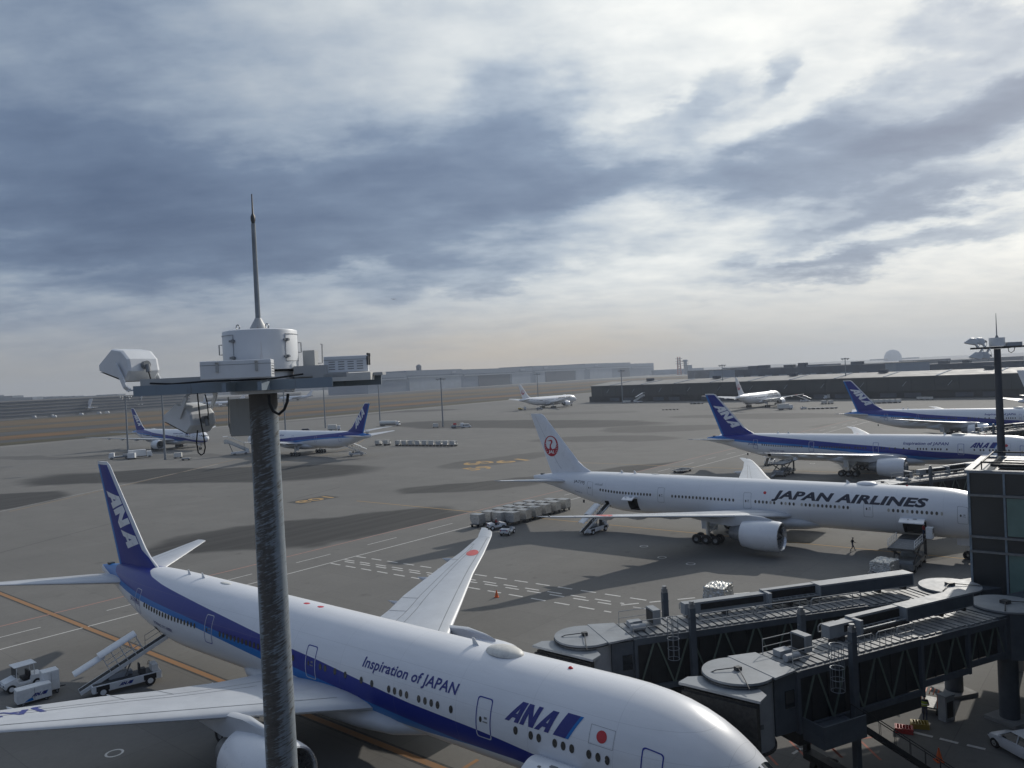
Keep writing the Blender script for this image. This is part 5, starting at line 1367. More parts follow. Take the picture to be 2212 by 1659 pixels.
# left hand terminal with parking decks
T0, T1 = G(0, 908), G(195, 894); td = T1-T0; td.z = 0; td.normalize()
lt = thing('parking_terminal', T0, math.atan2(td.y, td.x), 'long hazy building of stacked parking decks at the far left', 'building')
MB().box((10, 30, 11.5), (640, 60, 23)).build('wall', 'far_deck', lt)
mb = MB()
for k in range(5): mb.box((0, -.4, 4.0+k*4.2), (600, 1.0, 1.7))
mb.build('deck_opening', 'hangar_dark', lt)
lt2 = thing('parking_terminal', T0+td*345, math.atan2(td.y, td.x), 'lower hazy gate building continuing right of the parking decks', 'building')
MB().box((110, 40, 6), (260, 60, 12)).build('wall', 'far_deck', lt2)
mb = MB()
for k in range(2): mb.box((110, 9.5, 4.5+k*3.6), (250, 1.0, 1.5))
mb.build('deck_opening', 'hangar_dark', lt2)
# ================================================================== GROUND EQUIPMENT
def heading(p0, p1): d = Vector(p1)-Vector(p0); return math.atan2(d.y, d.x)
def wheel(parent, p, r, w, hub='white_metal', axis='y'):
    o = MB().cyl((0, 0, 0), r, w, 18, axis).build('wheel', 'rubber', parent, True, loc=p)
    MB().cyl((0, 0, 0), r*.55, w+.03, 14, axis).build('wheel_hub', hub, o, True)
    return o
ANG = math.atan2(LU.y, LU.x)

def logo_patch(parent, x, y, z, s, h):
    """the operator's small word mark with its slanted block, on a vertical side (normal -y when s<0)"""
    loops, tw = ana_word(h, .42, 1., .1)
    def fn(u, v): return Vector((x+u*(1 if s < 0 else -1), y, z+v))
    bm_obj(slice_bm(poly_bm(loops), 9, 9), 'logo_lettering', 'title_navy', parent, fn)
    w = 3.1*h
    bm_obj(flat_patch([[(w, 0), (w+.6*h, 0), (w+1.15*h, h), (w+.55*h, h)]], 9, 9), 'logo_block', 'title_navy', parent, fn)
    bm_obj(flat_patch([[(w+.6*h, 0), (w+.78*h, 0), (w+1.33*h, h), (w+1.15*h, h)]], 9, 9), 'logo_edge', 'sky_blue', parent, fn)

def belt_loader(label, L=8.6, rise=21, logo=True, canopy='white_metal', group='belt loaders'):
    """x forward to the aircraft; chassis with an inclined belt and a hooded canopy over the low end"""
    root = thing('belt_loader', (0, 0, 0), 0, label, 'belt loader', group)
    ch = MB().box((0, 0, .72), (5.4, 1.75, .62)).build('chassis', 'white_metal', root); bevel(ch, .05)
    MB().box((-.3, 0, 1.05), (4.6, 1.5, .06)).build('deck', 'dark_metal', root)
    if logo: logo_patch(ch, -.7, -.885, .60, -1, .26)
    for x in (-1.9, 1.75):
        for y in (-.78, .78): wheel(root, (x, y, .42), .42, .30)
    MB().box((1.75, -.885, .75), (1.0, .03, .42)).box((-1.9, -.885, .75), (1.0, .03, .42)).build('wheel_arch', 'black', ch)
    # operator's seat, wheel and screen
    op = MB().box((1.2, -.45, 1.30), (.5, .6, .45)).box((.98, -.45, 1.70), (.12, .55, .6)).build('driver_seat', 'dark_metal', root)
    MB().box((2.2, -.1, 1.35), (.5, 1.2, .55)).tube([(2.0, -.4, 1.6), (1.8, -.4, 1.85)], .03, 6).build('console', 'white_metal', root)
    MB().tube([(1.75+.18*math.cos(a)*.5, -.4+.18*math.sin(a), 1.86+.18*math.cos(a)*.85) for a in [i*math.pi/6 for i in range(13)]], .02, 5).build('steering_wheel', 'black', root, True)
    MB().box((-.6, .2, 1.3), (1.5, .9, .42)).box((.3, .3, 1.25), (.5, .6, .3)).build('engine_cover', 'grey_paint', root)
    # belt boom
    a = R_(rise); c, s = math.cos(a), math.sin(a); o = Vector((-3.5, .15, .55))
    def B(u, v, w): return o+Vector((u*c-w*s, v, u*s+w*c))
    bm_ = MB()
    for v in (-.42, .42): bm_.beam(B(0, v, 0), B(L, v, 0), .10, .30)
    bo = bm_.build('boom_frame', 'white_metal', root)
    MB().beam(B(.05, 0, .10), B(L-.05, 0, .10), .74, .10).build('belt', 'black', bo)
    MB().beam(B(L-.1, -.55, .1), B(L-.1, .55, .1), .35, .28).build('boom_bumper', 'black', bo)
    MB().beam(B(L*.45, -.3, -.15), Vector((-.2, -.3, .9)), .10, .10).beam(B(L*.45, .6, -.15), Vector((-.2, .6, .9)), .10, .10).build('lift_ram', 'steel', root)
    # hood over the lower half: arched sheet on posts
    def arch(u0, u1, z, r):
        mb = MB(); mb.rings([[B(u, r*math.cos(t_), z+r*.42*math.sin(t_)) for t_ in [math.pi*i/10 for i in range(11)]]+[B(u, r*.96*math.cos(t_), z-.03+r*.42*math.sin(t_)) for t_ in [math.pi*i/10 for i in range(10, -1, -1)]] for u in (u0, u1)]); return mb
    arch(.3, L*.30, 1.55, .62).build('hood', canopy, root, True)
    arch(L*.26, L*.60, 1.72, .68).build('hood', canopy, root, True)
    ps = MB()
    for u in (L*.28, L*.36, L*.44, L*.52, L*.59):
        for v in (-.5, .5): ps.beam(B(u, v, .1), B(u, v*1.2, 1.72), .045, .045)
    for v in (-.56, .56): ps.beam(B(L*.28, v, .9), B(L*.59, v, .9), .04, .04).beam(B(L*.28, v*.9, .5), B(L*.59, v*.9, .5), .04, .04)
    ps.build('hood_post', 'white_metal', root)
    hr = MB()
    hr.tube([B(L*.62, .52, .1), B(L*.66, .52, .95), B(L*.92, .52, .95), B(L*.96, .52, .15)], .025, 6).tube([B(L*.64, .52, .5), B(L*.94, .52, .5)], .022, 6).tube([B(L*.78, .52, .1), B(L*.78, .52, .95)], .02, 6)
    hr.build('side_rail', 'steel', root, True)
    return root
def put(o, p, rz): o.location = (p[0], p[1], 0); o.rotation_euler.z = rz; return o
def zA(x, y): return G((0+x/2.16)/1.85172, (2304+y/2.16)/1.85172)
# wheels of the near loader on the ground: rear (950,1020), front (1265,950)
w0, w1 = zA(950, 1030), zA(1262, 950); hN = heading(w0, w1)
cN = (w0+w1)/2 + Vector((-math.sin(hN), math.cos(hN), 0))*.78
bl = belt_loader('white belt loader with hooded canopy reaching up to the rear hold of the foreground airliner', 9.4, 24)
put(bl, cN, hN)
pj_ = lambda x, y: G((1780+x/3.072)/1.85172, (1950+y/3.072)/1.85172)
b2 = dup(bl, (0, 0, 0), 0, 'white belt loader parked under the open rear hold of the white airliner, behind its wing', 'belt loaders')
for ch in list(b2.children_recursive):
    if ch.name.startswith('logo'): bpy.data.objects.remove(ch)
p0, p1 = pj_(1800, 590), pj_(2000, 525); h2 = heading(p0, p1); put(b2, (p0+p1)/2+Vector((-math.sin(h2), math.cos(h2), 0))*.8, h2); b2.scale = (.95, .95, .95)
b3 = copy_tree(b2); tag(b3, 'belt loader raised to the rear hold of the second blue striped airliner'); p0 = G(1663, 1003); put(b3, p0, heading(G(1655, 1006), G(1688, 985))); b3.scale = (1, 1, 1)
b4 = copy_tree(b2); tag(b4, 'belt loader at the tail of the blue striped airliner facing away'); put(b4, G(770, 984), heading(G(790, 983), G(740, 986)))
b5 = copy_tree(b2); tag(b5, 'distant belt loader in the equipment group right of the white airliner before the dark terminal'); put(b5, G(1738, 868), R_(160))

# ---- tow tractors
def tug(label, canopy=True, logo=False, group='tow tractors'):
    root = thing('tow_tractor', (0, 0, 0), 0, label, 'tow tractor', group)
    b = MB().prism([(-1.45, -.72, .40), (1.45, -.72, .40), (1.50, -.72, .78), (.55, -.72, 1.05), (.35, -.72, .70), (-.45, -.72, .70), (-.55, -.72, 1.12), (-1.5, -.72, 1.05)], (0, 1.44, 0)).build('body', 'white_metal', root); bevel(b, .06)
    MB().prism([(.45, -.68, 1.02), (1.42, -.68, .80), (1.46, -.68, .92), (.50, -.68, 1.18)], (0, 1.36, 0)).build('bonnet', 'white_metal', root)
    for x in (-.98, .98):
        for y in (-.66, .66): wheel(root, (x, y, .36), .36, .24)
    MB().box((-.25, 0, .86), (.5, 1.1, .22)).box((-.50, 0, 1.18), (.14, 1.1, .55)).build('seat', 'black', root)
    MB().tube([(.38, -.3, 1.0), (.22, -.3, 1.28)], .025, 6).tube([(.22+.05*math.cos(a), -.3+.19*math.sin(a), 1.30+.12*math.cos(a)) for a in [i*math.pi/6 for i in range(13)]], .018, 5).build('steering_wheel', 'black', root, True)
    MB().box((1.49, -.5, .70), (.04, .2, .14)).build('headlight', 'lens_glass', root); MB().box((1.49, .5, .70), (.04, .2, .14)).build('headlight', 'lens_glass', root)
    MB().box((-1.52, -.55, .85), (.03, .12, .16)).build('tail_light', 'lamp_red', root); MB().box((-1.52, .55, .85), (.03, .12, .16)).build('tail_light', 'lamp_red', root)
    MB().box((-1.53, 0, .98), (.03, 1.0, .10)).build('rear_stripe', 'navy', root)
    MB().box((-1.62, 0, .5), (.3, .12, .14)).build('tow_hook', 'dark_metal', root)
    if canopy:
        r = MB().box((-.15, 0, 2.08), (1.75, 1.45, .07)).build('canopy', 'white_metal', root); bevel(r, .03)
        MB().beam((.55, -.62, 1.05), (.50, -.62, 2.06), .05, .05).beam((.55, .62, 1.05), (.50, .62, 2.06), .05, .05).beam((-.85, -.62, 1.05), (-.80, -.62, 2.06), .05, .05).beam((-.85, .62, 1.05), (-.80, .62, 2.06), .05, .05).build('canopy_post', 'white_metal', root)
        MB().box((.58, 0, 1.55), (.03, 1.15, .75)).build('windscreen', 'dark_glass', root)
    return root
tg = tug('white tow tractor with canopy in front of white boxes at lower left'); put(tg, zA(190, 968), heading(zA(270, 960), zA(100, 1010)))
tg2 = tug('open white tow tractor with red clad driver at the head of the container trains', False); put(tg2, pj_(635, 510), heading(pj_(560, 520), pj_(720, 500)))
tg3 = copy_tree(tg2); tag(tg3, 'open white tow tractor seen from behind, nearest the foreground wing tip'); put(tg3, pj_(770, 575), heading(pj_(745, 590), pj_(830, 545)))
for ch in list(tg3.children): pass
tg4 = copy_tree(tg2); tag(tg4, 'small distant white tow tractor alone on the apron before the dark terminal'); put(tg4, G(1736, 884), R_(10))

# ---- white box trailers behind the near tractor
def box_trailer(label, w=3.6, logo=True):
    root = thing('box_trailer', (0, 0, 0), 0, label, 'box trailer', 'white box trailers')
    b = MB().box((0, 0, 1.15), (w, 1.5, 1.55)).build('box', 'white_metal', root); bevel(b, .04)
    MB().box((0, 0, 1.96), (w*.99, 1.46, .05)).build('lid', 'white_metal', root)
    MB().box((0, -.758, 1.15), (.03, .02, 1.5)).box((0, .758, 1.15), (.03, .02, 1.5)).build('door_seam', 'steel', b)
    MB().box((0, 0, .34), (w*.95, 1.3, .14)).beam((w/2, 0, .36), (w/2+.9, 0, .34), .08, .08).build('frame', 'dark_metal', root)
    for x in (-w*.33, w*.33):
        for y in (-.6, .6): wheel(root, (x, y, .22), .22, .16, 'steel')
    if logo:
        logo_patch(b, -.35, -.757, .85, -1, .40)
        bm_obj(flat_patch([[(-1.1, .45), (-.1, .45), (-.25, .85), (-.6, .75)]], 9, 9), 'logo_swoosh', 'sky_blue', b, lambda u, v: Vector((u, -.757, v)))
    return root
bt = box_trailer('white box trailer with blue lettering, nearest of the boxes behind the tow tractor'); put(bt, zA(290, 1085), heading(zA(130, 1130), zA(450, 1040))); bt.scale = (.70, .75, .68)
bt2 = box_trailer('plain white box trailer behind the lettered one at lower left', 2.0, False); put(bt2, zA(435, 1010), heading(zA(130, 1130), zA(450, 1040))); bt2.scale = (.62, .8, 1.0)

# ---- cargo containers on dollies
def uld():
    root = thing('cargo_container', (0, 0, 0), 0)
    # lower corner cut away on one side
    MB().prism([(-.98, -.76, .62), (-.98, -.76, 2.12), (1.02, -.76, 2.12), (1.02, -.76, 1.12), (.58, -.76, .62)], (0, 1.52, 0)).build('shell', 'alu', root)
    MB().box((.02, 0, 2.13), (2.0, 1.52, .03)).build('roof', 'bridge_light', root)
    fr = MB()
    for y in (-.77, .77):
        fr.beam((-.98, y, .62), (-.98, y, 2.12), .05, .05).beam((1.02, y, 1.12), (1.02, y, 2.12), .05, .05).beam((-.98, y, 2.12), (1.02, y, 2.12), .05, .05).beam((-.98, y, .64), (.58, y, .64), .05, .05).beam((.58, y, .64), (1.02, y, 1.12), .05, .05).beam((-.98, y, 1.45), (1.02, y, 1.45), .03, .04).beam((.05, y, .64), (.05, y, 2.12), .03, .04)
    fr.build('edge_rail', 'silver', root)
    return root
def dolly():
    root = thing('container_dolly', (0, 0, 0), 0)
    MB().box((0, 0, .52), (2.3, 1.62, .10)).beam((1.1, 0, .45), (1.75, 0, .40), .07, .07).build('deck', 'dark_metal', root)
    rl = MB()
    for i in range(6): rl.cyl((-.9+.36*i, 0, .58), .035, 1.5, 8, 'y')
    rl.build('rollers', 'steel', root)
    for x in (-.8, .8):
        for y in (-.62, .62): MB().cyl((x, y, .22), .22, .14, 12, 'y').build('wheel', 'rubber', root)
    return root
u0, d0 = uld(), dolly(); firstu = True
ROWS = [('far', [(400, 325), (540, 290), (670, 255), (797, 222), (922, 192), (1042, 162)]), ('middle', [(670, 300), (800, 265), (930, 235), (1060, 202), (1185, 170), (1290, 140)]), ('near', [(825, 300), (970, 268), (1095, 235), (1215, 203), (1335, 170), (1455, 140)])]
ORD = ['leftmost', 'second from the left', 'third from the left', 'fourth from the left', 'second from the right', 'rightmost']
for rname, pts in ROWS:
    P = [G((1780+x/3.072)/1.85172, (1950+y/3.072)/1.85172, 2.13) for x, y in pts]
    hr_ = heading(P[0], P[-1])
    for i, p in enumerate(P):
        q = copy_tree(u0) if not firstu else u0; e = copy_tree(d0) if not firstu else d0; firstu = False
        jz = random.uniform(-.04, .04)
        q.location = (p.x, p.y, 0); q.rotation_euler.z = hr_+math.pi/2+jz; e.location = (p.x, p.y, 0); e.rotation_euler.z = hr_+jz
        tag(q, f'silver cargo container, {ORD[i]} in the {rname} row by the crane tail', 'cargo container', 'silver cargo containers behind the white airliner')
        tag(e, f'dark flat dolly under the {ORD[i]} container of the {rname} row', 'dolly', 'dollies under the cargo containers')

# ---- wrapped pallets: crumpled foil on a dolly
def foil_pallet(label, sx, sy, sz, seed):
    rn = random.Random(seed)
    bm = bmesh.new(); bmesh.ops.create_cube(bm, size=1)
    bmesh.ops.subdivide_edges(bm, edges=bm.edges[:], cuts=14, use_grid_fill=True)
    for v in bm.verts:
        p = v.co; k = 1-.06*max(0, p.z+.5)
        v.co = Vector((p.x*sx*k+rn.gauss(0, .035), p.y*sy*k+rn.gauss(0, .035), (p.z+.5)*sz+.62+(rn.gauss(0, .05) if p.z > .3 else rn.gauss(0, .02))))
    me = bpy.data.meshes.new('wrapped_pallet'); bm.to_mesh(me); bm.free(); me.materials.append(M['foil'])
    o = bpy.data.objects.new('wrapped_pallet', me); COL.objects.link(o)
    return tag(o, label, 'pallet', 'foil wrapped cargo pallets')
mk('foil', (.50, .50, .48), .36, metal=.55, var=.15, vscale=3)
def pallet_dolly(label):
    root = thing('pallet_dolly', (0, 0, 0), 0, label, 'dolly', 'pallet dollies')
    MB().box((0, 0, .52), (3.3, 2.5, .12)).beam((1.6, 0, .45), (2.7, 0, .35), .09, .09).build('deck', 'dark_metal', root)
    fr = MB()
    for y in (-1.27, 1.27): fr.beam((-1.65, y, .56), (1.65, y, .56), .08, .16)
    for x in (-1.67, 1.67): fr.beam((x, -1.25, .56), (x, 1.25, .56), .08, .16)
    fr.build('edge_rail', 'silver', root)
    rl = MB()
    for i in range(9): rl.cyl((-1.4+.35*i, 0, .60), .04, 2.3, 8, 'y')
    rl.build('rollers', 'steel', root)
    for x in (-1.1, 1.1):
        for y in (-1.0, 1.0): MB().cyl((x, y, .24), .24, .18, 12, 'y').build('wheel', 'rubber', root)
    return root
pd = pallet_dolly('dolly under the foil wrapped pallet next to the cargo loader')
for i, (x, y, rz, sz, lab, dl) in enumerate(((1912, 1244, ANG-.1, 1.25, 'foil wrapped pallet beside the cargo loader of the white airliner', None), (1553, 1312, ANG+.1, 1.75, 'foil wrapped pallet behind the second jet bridge roof', 'dolly under the foil wrapped pallet behind the jet bridge roof'))):
    p = G(x, y, 0); f = foil_pallet(lab, 3.0, 2.3, sz, 5+i); f.location = (p.x, p.y, 0); f.rotation_euler.z = rz
    q = pd if i == 0 else copy_tree(pd); q.location = (p.x, p.y, 0); q.rotation_euler.z = rz
    if dl: tag(q, dl)
q = copy_tree(pd); tag(q, 'empty flat pallet dolly behind the white airliner fuselage, left of its far wing'); put(q, G(1474, 1019), ANG); q.scale = (1.5, 1.2, 1)

# ---- cargo loader at the front hold
def cargo_loader(label, lift=2.75):
    root = thing('cargo_loader', (0, 0, 0), 0, label, 'cargo loader', 'cargo loaders')
    ch = MB().box((0, 0, .75), (8.2, 2.6, .55)).build('chassis', 'steel', root)
    for x in (-2.8, 0, 2.6):
        for y in (-1.15, 1.15): wheel(root, (x, y, .42), .42, .34, 'steel')
    MB().box((-1.2, 0, lift), (5.4, 2.9, .22)).build('main_platform', 'dark_metal', root)
    rl = MB()
    for i in range(15): rl.cyl((-3.7+.36*i, 0, lift+.13), .05, 2.6, 8, 'y')
    rl.build('rollers', 'steel', root)
    sc_ = MB()
    for y in (-1.2, 1.2):
        sc_.beam((-3.4, y, 1.0), (1.0, y, lift-.12), .12, .20).beam((1.0, y, 1.0), (-3.4, y, lift-.12), .12, .20)
    sc_.build('scissor_arm', 'dark_metal', root)
    MB().box((2.9, 0, lift+.12), (2.6, 2.9, .22)).box((2.9, -1.3, lift/2+.5), (.3, .3, lift-.9)).box((2.9, 1.3, lift/2+.5), (.3, .3, lift-.9)).build('bridge_platform', 'dark_metal', root)
    cb = MB().box((2.4, -1.95, lift+1.0), (.95, .75, 1.35)).build('operator_cab', 'white_metal', root); bevel(cb, .04)
    MB().box((2.4, -2.33, lift+1.25), (.75, .02, .6)).box((2.89, -1.95, lift+1.25), (.02, .6, .6)).build('cab_window', 'dark_glass', cb)
    rl = MB()
    for y in (-1.42, 1.42):
        x0, x1 = -3.8, 1.4
        for z in (.35, .7, 1.05): rl.tube([(x0, y, lift+z*.35), (x0+.3, y, lift+z), (x1-.6, y, lift+z), (x1-.5, y, lift+.1)] if z == 1.05 else [(x0+.2, y, lift+z), (x1-.5, y, lift+z)], .03, 6)
        for i in range(6): rl.tube([(x0+.3+i*.85, y, lift+.1), (x0+.3+i*.85, y, lift+1.05)], .025, 6)
    rl.build('guard_rail', 'white_metal', root, True)
    MB().box((-2.9, 0, 1.1), (1.0, 2.2, .5)).box((1.4, 0, 1.15), (1.4, 2.0, .6)).build('engine_housing', 'grey_paint', root)
    MB().beam((-4.1, .4, .75), (-6.6, .4, .38), .5, .16).build('tow_bar', 'galvanised', root)
    return root
JN = Vector((POSE['jal'][0], POSE['jal'][1], 0)); Ja = Vector((math.cos(POSE['jal'][2]), math.sin(POSE['jal'][2]), 0)); Js = Vector((-Ja.y, Ja.x, 0))
cl = cargo_loader('dark cargo loader with raised platform at the open front hold of the white airliner'); p = JN+Ja*11.25+Js*6.6; put(cl, p, math.atan2(-Js.y, -Js.x))
A3 = Vector((POSE['ana3'][0], POSE['ana3'][1], 0)); a3 = Vector((math.cos(POSE['ana3'][2]), math.sin(POSE['ana3'][2]), 0)); s3 = Vector((-a3.y, a3.x, 0))
c3 = copy_tree(cl); tag(c3, 'scissor cargo loader under the rear hold of the second blue striped airliner'); put(c3, A3+a3*51+s3*7.2, math.atan2(-s3.y, -s3.x))

# ---- vehicles far and near
def van(label, col='white_metal', L=4.6, H=2.0, name='service_van', cat='van', group=None):
    root = thing(name, (0, 0, 0), 0, label, cat, group); h = L/2
    b = MB().prism([(-h, -.85, .35), (h, -.85, .35), (h, -.85, .95), (h-.55, -.85, 1.1), (h-1.15, -.85, H), (-h, -.85, H)], (0, 1.7, 0)).build('body', col, root); bevel(b, .07)
    MB().prism([(h-.56, -.70, 1.14), (h-1.12, -.70, H-.12), (h-1.16, -.70, H-.12), (h-.62, -.70, 1.14)], (0, 1.4, 0)).build('windscreen', 'dark_glass', b)
    for s in (-1, 1):
        MB().box((h-1.7, s*.86, 1.42), (.9, .03, .5)).box((-.3, s*.86, 1.42), (1.2, .03, .5)).box((-h+.75, s*.86, 1.42), (.9, .03, .5)).build('side_window', 'dark_glass', b)
    for x in (-h+.9, h-.9):
        for y in (-.76, .76): wheel(root, (x, y, .33), .33, .22, 'steel')
    for y in (-.6, .6): MB().box((h+.01, y, .75), (.03, .26, .16)).build('headlight', 'lens_glass', root)
    return root
def lorry(label, cargo='white_metal', L=8.5, cat='lorry', name='service_lorry', tank=False, flat=False):
    root = thing(name, (0, 0, 0), 0, label, cat); h = L/2
    c = MB().prism([(h-1.9, -1.1, .5), (h, -1.1, .5), (h, -1.1, 1.5), (h-.25, -1.1, 2.5), (h-1.9, -1.1, 2.5)], (0, 2.2, 0)).build('cab', 'white_metal', root); bevel(c, .08)
    MB().prism([(h-.02, -.95, 1.5), (h-.24, -.95, 2.35), (h-.20, -.95, 2.35), (h+.03, -.95, 1.5)], (0, 1.9, 0)).build('windscreen', 'dark_glass', c)
    MB().box((0, 0, .62), (L*.95, 1.9, .25)).build('chassis', 'dark_metal', root)
    if tank: MB().cyl((-.9, 0, 1.85), 1.1, L-2.4, 22, 'x').build('tank', cargo, root, True)
    elif flat: MB().box((-1.0, 0, .95), (L-2.2, 2.2, .35)).box((-1.8, 0, 1.4), (2.2, 1.9, .7)).build('flat_bed', cargo, root)
    else: bevel(MB().box((-1.05, 0, 2.0), (L-2.3, 2.3, 2.4)).build('cargo_box', cargo, root), .05)
    for x in (-h+1.3, -h+2.3, h-1.0):
        for y in (-.95, .95): wheel(root, (x, y, .45), .45, .3, 'steel')
    return root
def stairs_truck(label):
    root = thing('passenger_stairs', (0, 0, 0), 0, label, 'passenger stairs', 'passenger stairs trucks')
    b = MB().prism([(-3.3, -1.1, .5), (3.1, -1.1, .5), (3.1, -1.1, 1.2), (1.7, -1.1, 1.3), (-3.3, -1.1, 1.1)], (0, 2.2, 0)).build('body', 'white_metal', root); bevel(b, .06)
    MB().box((2.5, -.4, 1.7), (1.1, 1.2, .9)).build('cab', 'white_metal', root)
    for x in (-2.1, 2.0):
        for y in (-.95, .95): wheel(root, (x, y, .42), .42, .3, 'steel')
    MB().prism([(3.4, -.9, .8), (-4.2, -.9, 4.9), (-5.6, -.9, 4.9), (-5.6, -.9, 4.6), (-4.2, -.9, 4.6), (3.4, -.9, .45)], (0, 1.8, 0)).build('stair_flight', 'grey_paint', root)
    for y in (-.92, .92): MB().prism([(3.2, y, .9), (-4.2, y, 4.9), (-5.6, y, 4.9), (-5.6, y, 6.0), (-4.2, y, 6.0), (3.2, y, 2.0)], (0, .06, 0)).build('side_panel', 'cream_metal', root)
    MB().prism([(1.8, -1.0, 4.3), (-4.4, -1.0, 7.2), (-5.9, -1.0, 7.2), (-5.9, -1.0, 7.35), (-4.3, -1.0, 7.35), (1.8, -1.0, 4.45)], (0, 2.0, 0)).build('hood', 'white_metal', root)
    MB().beam((-2.6, -.8, 1), (-3.9, -.8, 4.6), .12, .12).beam((-2.6, .8, 1), (-3.9, .8, 4.6), .12, .12).beam((1.6, -.95, 1.6), (1.6, -.95, 4.3), .07, .07).beam((1.6, .95, 1.6), (1.6, .95, 4.3), .07, .07).build('prop', 'steel', root)
    return root
ss = stairs_truck('white passenger stairs truck just left of the near mast pole'); put(ss, G(519, 982), R_(178)); ss.rotation_euler.z = heading(G(545, 980), G(497, 984)) + math.pi
ss2 = copy_tree(ss); tag(ss2, 'distant passenger stairs truck at the foot of the dark terminal'); put(ss2, G(1378, 870), R_(200))
lo = lorry('white cargo lorry with a dark bed at the foot of the far left mast', 'grey_paint', flat=True); put(lo, G(262, 991), heading(G(318, 988), G(248, 993)))
v = lorry('white box lorry beside the far left mast, cab to the right'); put(v, G(303, 989), heading(G(270, 992), G(318, 988)))
fl = lorry('long white fuel lorry standing at a mast behind the blue tail facing away', 'cream_metal', 13, 'fuel lorry', 'fuel_lorry', True); put(fl, G(842, 920), heading(G(820, 921), G(866, 920)))
l2 = lorry('small white and green service lorry right of the middle mast', 'grey_paint', 7, flat=True); put(l2, G(988, 925), heading(G(970, 926), G(1002, 924)))
MB().box((-1.2, 0, 2.2), (1.6, .2, .9)).build('red_board', 'red', l2)
vn = van('white service van right of the small lorry by the middle mast'); put(vn, G(1008, 924), R_(10))
v2 = lorry('distant white high loader lorry below the white airliner before the terminal', 'cream_metal', 8); put(v2, G(1696, 885), R_(5))
v3 = lorry('distant white lorry left of the farthest blue tail', 'cream_metal', 9); put(v3, G(1795, 862), R_(175))
v4 = van('dark service van behind the fuselage of the airliner facing away', 'cloth_navy'); put(v4, G(662, 934), R_(5))
v5 = lorry('grey covered lorry behind the fuselage of the airliner facing away', 'cream_metal', 7); put(v5, G(722, 930), R_(8))
v6 = van('small dark van at the tail of the lone distant white airliner', 'grey_paint'); put(v6, G(1166, 886), R_(0))
v7 = lorry('yellowish service lorry under the tail of the lone distant white airliner', 'yellow', 6, flat=True); put(v7, G(1206-78, 886), R_(0))
# carts and trains of dollies in the middle distance
def cart(label, p, rz, load='cream_metal', n=1, s=1.0, name='baggage_cart', cat='baggage cart', group='distant baggage carts', h=1.3):
    o = thing(name, (p.x, p.y, 0), rz, label, cat, group)
    MB().box((0, 0, .45), (3.0*s, 1.7*s, .16)).beam((1.4*s, 0, .42), (2.2*s, 0, .38), .1, .1).build('deck', 'dark_metal', o)
    if h: MB().box((0, 0, .53+h/2), (2.7*s, 1.5*s, h)).build('load', load, o)
    for x in (-1.0*s, 1.0*s): MB().cyl((x, 0, .2), .2, 1.6*s, 10, 'y').build('wheels', 'rubber', o)
    return o
ORD8 = ['first', 'second', 'third', 'fourth', 'fifth', 'sixth', 'seventh', 'eighth', 'ninth']
pa, pb = G(861, 963), G(980, 964); hh = heading(pa, pb)
for i in range(9):
    p = pa+(pb-pa)*(i/8); f = foil_pallet(f'wrapped pallet, {ORD8[i]} from the left in the long row beyond the crane tail', 2.2, 1.9, 1.35+.15*random.random(), 20+i); f.location = (p.x, p.y, 0); f.rotation_euler.z = hh; f['group'] = 'wrapped pallets in the middle distance'
    cart(f'low dolly under the {ORD8[i]} pallet from the left in the long row', p, hh, h=0, s=.85, name='pallet_dolly', cat='dolly', group='dollies in the middle distance')
for i, x in enumerate((818, 836)):
    p = G(x, 962); f = foil_pallet(('left' if i == 0 else 'right')+' one of two wrapped pallets right of the tail of the airliner facing away', 2.4, 2.0, 1.4, 40+i); f.location = (p.x, p.y, 0); f.rotation_euler.z = hh; f['group'] = 'wrapped pallets in the middle distance'
    cart('low dolly under the '+('left' if i == 0 else 'right')+' of the two wrapped pallets by the tail facing away', p, hh, h=0, s=.85, name='pallet_dolly', cat='dolly', group='dollies in the middle distance')
GD = 'equipment carts standing on the distant apron'
for (x, y, n, dxp, h, m, lab) in ((1436, 886, 4, 8, 0, 'grey_paint', 'empty dark flat cart, {} from the left, short train beside the tall blue tail'), (1496, 873, 3, 9, .5, 'grey_paint', 'low cart, {} from the left in the row just left of the tall blue tail'), (1752, 884, 6, 10, .2, 'grey_paint', 'flat cart, {} from the left in the train left of the farthest blue tail'),
                             (1414, 866, 4, 9, 1.6, 'cream_metal', 'loaded cart, {} from the left along the foot of the dark terminal, left part'), (1465, 865, 4, 10, 1.6, 'cream_metal', 'loaded cart, {} from the left along the dark terminal behind the tall blue tail'), (1880, 872, 6, 12, 1.6, 'cream_metal', 'loaded cart, {} from the left along the dark terminal beyond the farthest blue tail'),
                             (1986, 864, 3, 12, 1.3, 'alu', 'loaded cart, {} from the left of three far right before the terminal'), (1350, 871, 2, 8, 1.5, 'cream_metal', 'loaded cart, {} of two at the mast before the terminal end'), (1780, 873, 2, 14, 1.7, 'alu', 'tall boxy cart, {} of two left of the farthest blue tail')):
    for i in range(n): cart(lab.format(ORD8[i]), G(x+dxp*i, y-(.25 if y > 870 else -.05)*i*dxp/8), R_(8 if y > 870 else -30), m, h=h, s=1.0, group=GD)
cart('pale cart beside the second far left mast', G(385, 990), R_(10), 'cream_metal', h=1.6, group=GD); cart('flat cart right of the second far left mast', G(402, 994), R_(10), 'grey_paint', h=.3, group=GD)
cart('small pale cart left of the middle mast', G(941, 924), R_(5), 'cream_metal', h=1.7, group=GD); cart('white box cart between lorry and mast at far left', G(285, 992), R_(5), 'white_metal', h=1.9, group=GD)

